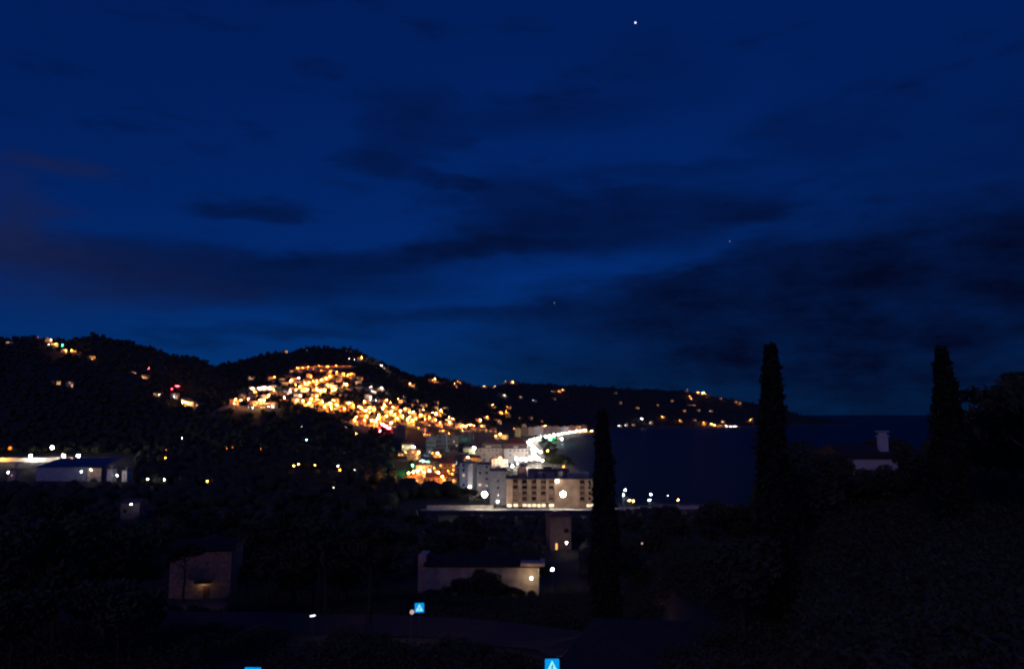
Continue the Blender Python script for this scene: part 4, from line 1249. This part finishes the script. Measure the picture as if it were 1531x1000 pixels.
for px, row, D in LPX:
    hidden |= (np.abs(cpx - px) < rad * F / cy + 1.5) & (row > rt - 1.5) & (row < rb + 1) & (cy < D)
keep &= ~hidden
flat_town = (cpx > 590) & (((rb > 636) & (rb < 716)) | ((cy < 520) & ((cpx > 684) | (rb > 748))))
road_left = (cpx < 210) & (rb > 655) & (cy < 700) & (rt < 715)
keep &= ~flat_town & ~road_left
sel = np.where(keep)[0]
nS = len(sel)
jit = nr.uniform(.72, 1.28, (nS, len(iv), 1))
V = iv[None] * jit * rad[sel][:, None, None] + np.stack([cx[sel], cy[sel], cz[sel] + rad[sel] * .75], 1)[:, None, :]
Fs = it[None] + (np.arange(nS) * len(iv))[:, None, None]
wood = big_mesh('woodland', V.reshape(-1, 3), Fs.reshape(-1, 3), mat('wood_foliage', (.03, .04, .02), var=.4, scale=.15))
tag(wood, 'dark evergreen woods covering the hills round the town', 'woods', kind='stuff')

# low scrub over the near slopes
cand = 17000
qy = 15 * (345 / 15) ** nr.random(cand)
qpx = nr.uniform(-150, 1680, cand)
qx = (qpx - 765.5) / F * qy
qz = H(qx, qy)
qr = nr.uniform(.5, 1.25, cand) * (1 + qy / 260)
qd = np.full(cand, 1e9)
SP = [Vector(p) for p in street]
for a, b in zip(SP, SP[1:]):
    e = b - a
    u = np.clip(((qx - a.x) * e.x + (qy - a.y) * e.y) / e.length_squared, 0, 1)
    qd = np.minimum(qd, np.hypot(qx - a.x - u * e.x, qy - a.y - u * e.y))
ok = (qd > 5.2) & (qz > 1.9)
qyy = qy * math.cos(PITCH) + (qz - CAMZ) * math.sin(PITCH)
qb = 500 - F * ((qz - CAMZ) * math.cos(PITCH) - qy * math.sin(PITCH)) / qyy
qt = qb - qr * 1.7 * F / qy
qw = qr * F / qy
for a, b, c, d, dm in KEEP:
    ok &= ~((qy < dm + 14) & (qpx + qw > a) & (qpx - qw < c) & (qt < d) & (qb > b))
near = np.where(ok & (qy < 175))[0]
LP = 110
dd = nr.normal(size=(len(near), LP, 3)); dd /= np.linalg.norm(dd, axis=2)[..., None]
dd[..., 2] = np.abs(dd[..., 2]) * .9
P3 = dd * (qr[near][:, None, None] * nr.uniform(.45, 1.1, (len(near), LP, 1))) + np.stack([qx[near], qy[near], qz[near]], 1)[:, None, :]
o = link('scrub', leaves_mesh('scrub', P3.reshape(-1, 3), .12, M['leaf2']))
tag(o, 'leafy dark scrub close below the viewpoint', 'scrub', kind='stuff')
ss = np.where(ok & (qy >= 175))[0]
j2 = nr.uniform(.65, 1.35, (len(ss), len(iv), 1))
V2 = iv[None] * j2 * qr[ss][:, None, None] + np.stack([qx[ss], qy[ss], qz[ss] + qr[ss] * .45], 1)[:, None, :]
F2 = it[None] + (np.arange(len(ss)) * len(iv))[:, None, None]
tag(big_mesh('scrub', V2.reshape(-1, 3), F2.reshape(-1, 3), mat('scrub_foliage', (.05, .056, .034), var=.4, scale=.5)), 'dark scrub covering the slopes below the viewpoint', 'scrub', kind='stuff')

# a few trees among the lit houses and along the promenade
for k, (px, row, lb) in enumerate(((874, 647, 'small lit tree at the end of the promenade lamps'), (806, 680, 'lit tree beside the promenade bend'), (816, 662, 'dark tree between the promenade lamps and the beach'), (820, 672, 'dark tree on the beach side of the promenade'),
                                   (832, 676, 'bushy tree at the edge of the sand'), (826, 684, 'second bushy tree at the edge of the sand'), (838, 690, 'last bushy tree before the hotel on the sand'), (615, 700, 'green lit tree beside the green cross'), (640, 696, 'tree behind the glowing garden lamps'),
                                   (637, 754, 'small pale lit tree at the end of the hotel road'), (746, 752, 'small pale lit tree in front of the grey block'), (668, 740, 'dark tree in front of the bluish tower block'), (686, 742, 'dark tree between the bluish block and the floodlight'), (655, 744, 'dark tree near the pale lit tree'), (694, 747, 'dark tree under the bluish tower block'), (701, 749, 'second dark tree under the bluish tower block'), (709, 748, 'dark tree under the lilac tower block'), (716, 750, 'second dark tree under the lilac tower block'), (678, 748, 'dark tree by the pale road wall'), (690, 751, 'dark tree close behind the pale road wall'))):
    x, y, z = hit(px, row, 0, 300)
    plant_tree(k % 4, x, y, (.75 if row < 750 else .42), lb)

for k in range(90):
    px, row = rng.uniform(806, 862), rng.uniform(656, 700)
    if px < 808 + (row - 655) * .25 or px > 832 + (row - 655) * .7: continue
    x, y, z = hit(px, row, 0, 300)
    if z < .3 or lamp_near(x, y) < 4: continue
    plant_tree(k % 4, x, y, rng.uniform(.7, 1.1), 'bushy dark tree on the sand', 'bushy trees between promenade and sand', 'bushy_tree')

# shrubs along the foot of the villa wall
for k, (px, s_) in enumerate(((642, .26), (655, .24), (672, .27), (688, .44), (697, .62), (708, .58), (718, .66), (729, .6), (740, .52), (750, .42), (762, .27), (771, .24), (780, .20), (794, .2))):
    plant_tree(k % 4, xat(px, 141, 866), 141 - k % 3, s_ * 1.35, 'low black garden shrub', 'shrubs along the villa wall', 'garden_shrub', -4.2 * s_)
# shrubs before the pale house above the sea
for k, (px, D, s_) in enumerate(((1258, 62, .36), (1276, 63, .34), (1296, 62, .35), (1315, 63, .34), (1334, 62, .36), (1353, 63, .33), (1240, 60, .4), (1378, 62, .42))):
    plant_tree(k % 4, xat(px, D, 700), D, s_ * 1.35, 'low black shrub', 'shrubs before the pale chimney house', 'shrub', .75 - 4.0 * s_)

# ------------------------------------------------------------------ stars
for px, row, r, e, lb in ((950, 34.5, 55, 1.6, 'bright white planet high in the blue night sky'), (1091, 361, 22, .5, 'faint star in the gap between the cloud bands'), (829, 453, 22, .4, 'faint star low over the hills')):
    D = 40000
    o = MB().globe((0, 0, 0), r, 10, 6).build('star', mat('starlight', (1, 1, 1), emit=(.85, .95, 1), es=e))
    o.location = (xat(px, D, row), D, zat(row, D))
    tag(o, lb, 'star', kind='thing')

# ------------------------------------------------------------------ labels: tell look-alikes apart by their order from a landmark
ONES = 'nearest second third fourth fifth sixth seventh eighth ninth tenth eleventh twelfth thirteenth fourteenth fifteenth sixteenth seventeenth eighteenth nineteenth twentieth'.split()


def ORD(i):
    i += 1
    if i <= 20: w = ONES[i - 1]
    else: w = (('twenty', 'thirty', 'forty', 'fifty')[i // 10 - 2] + '-' + ('', 'first') [1] if i % 10 == 1 else ('twenty', 'thirty', 'forty', 'fifty')[i // 10 - 2] + '-' + ONES[i % 10 - 1]) if i % 10 else ('thirtieth', 'fortieth', 'fiftieth')[i // 10 - 3]
    return 'nearest' if i == 1 else w + ' from'


at = lambda px, row, h=0: hit(px, row, h, 300)[:2]
NEARMARK = [('long low villa', vl.location), ('dim stone house', sh.location), ('tall brown house', hs.location), ('pale chimney house', rh.location), ('blunt cypress', (xat(1147, 45), 45)), ('slim cypress', (xat(905, 55), 55)),
            ('broad cypress', (xat(1416, 47), 47)), ('white-barred lamp', (xat(467, 60), 60)), ('small crossing sign', (xat(627, 59), 59)), ('grey-white valley house', (xat(202, 308), 308)), ('tallest oak crown', (xat(1562, 50), 50)), ('balconied hotel', (20, 360))]
FARMARK = [('red neon signs', at(575, 637, 6)), ('topmost road end', at(536, 549.5)), ('outer road end', at(345, 595)), ('long cream building', (xat(730, 690), 690)), ('promenade bend', at(797, 668)), ('balconied hotel', (20, 360)), ('long blue warehouse', (xat(98, 480), 480)),
           ('green hilltop cross', at(93, 516.5, 5)), ('red neon bar', at(265, 577.5, 6)), ('wooded road', at(440, 678)), ('far cape tip', at(1120, 632)), ('bay ridge', at(830, 580)), ('red beacon', at(222.5, 550.8, 10))]
byl = {}
for o in col.objects:
    if o.parent is None and 'label' in o and o.get('kind') not in ('structure', 'stuff'):
        byl.setdefault(o['label'], []).append(o)
for lab, os_ in byl.items():
    if len(os_) < 2: continue
    sets = {}
    for o in os_:
        marks = NEARMARK if o.location.y < 345 else FARMARK
        k = min(range(len(marks)), key=lambda k: (marks[k][1][0] - o.location.x) ** 2 + (marks[k][1][1] - o.location.y) ** 2)
        d = math.hypot(marks[k][1][0] - o.location.x, marks[k][1][1] - o.location.y)
        sets.setdefault(marks[k][0], []).append((d, o))
    for mk, lst in sets.items():
        lst.sort(key=lambda t: t[0])
        for i, (d, o) in enumerate(lst):
            o['label'] = f'{lab}, {ORD(i)} the {mk}'
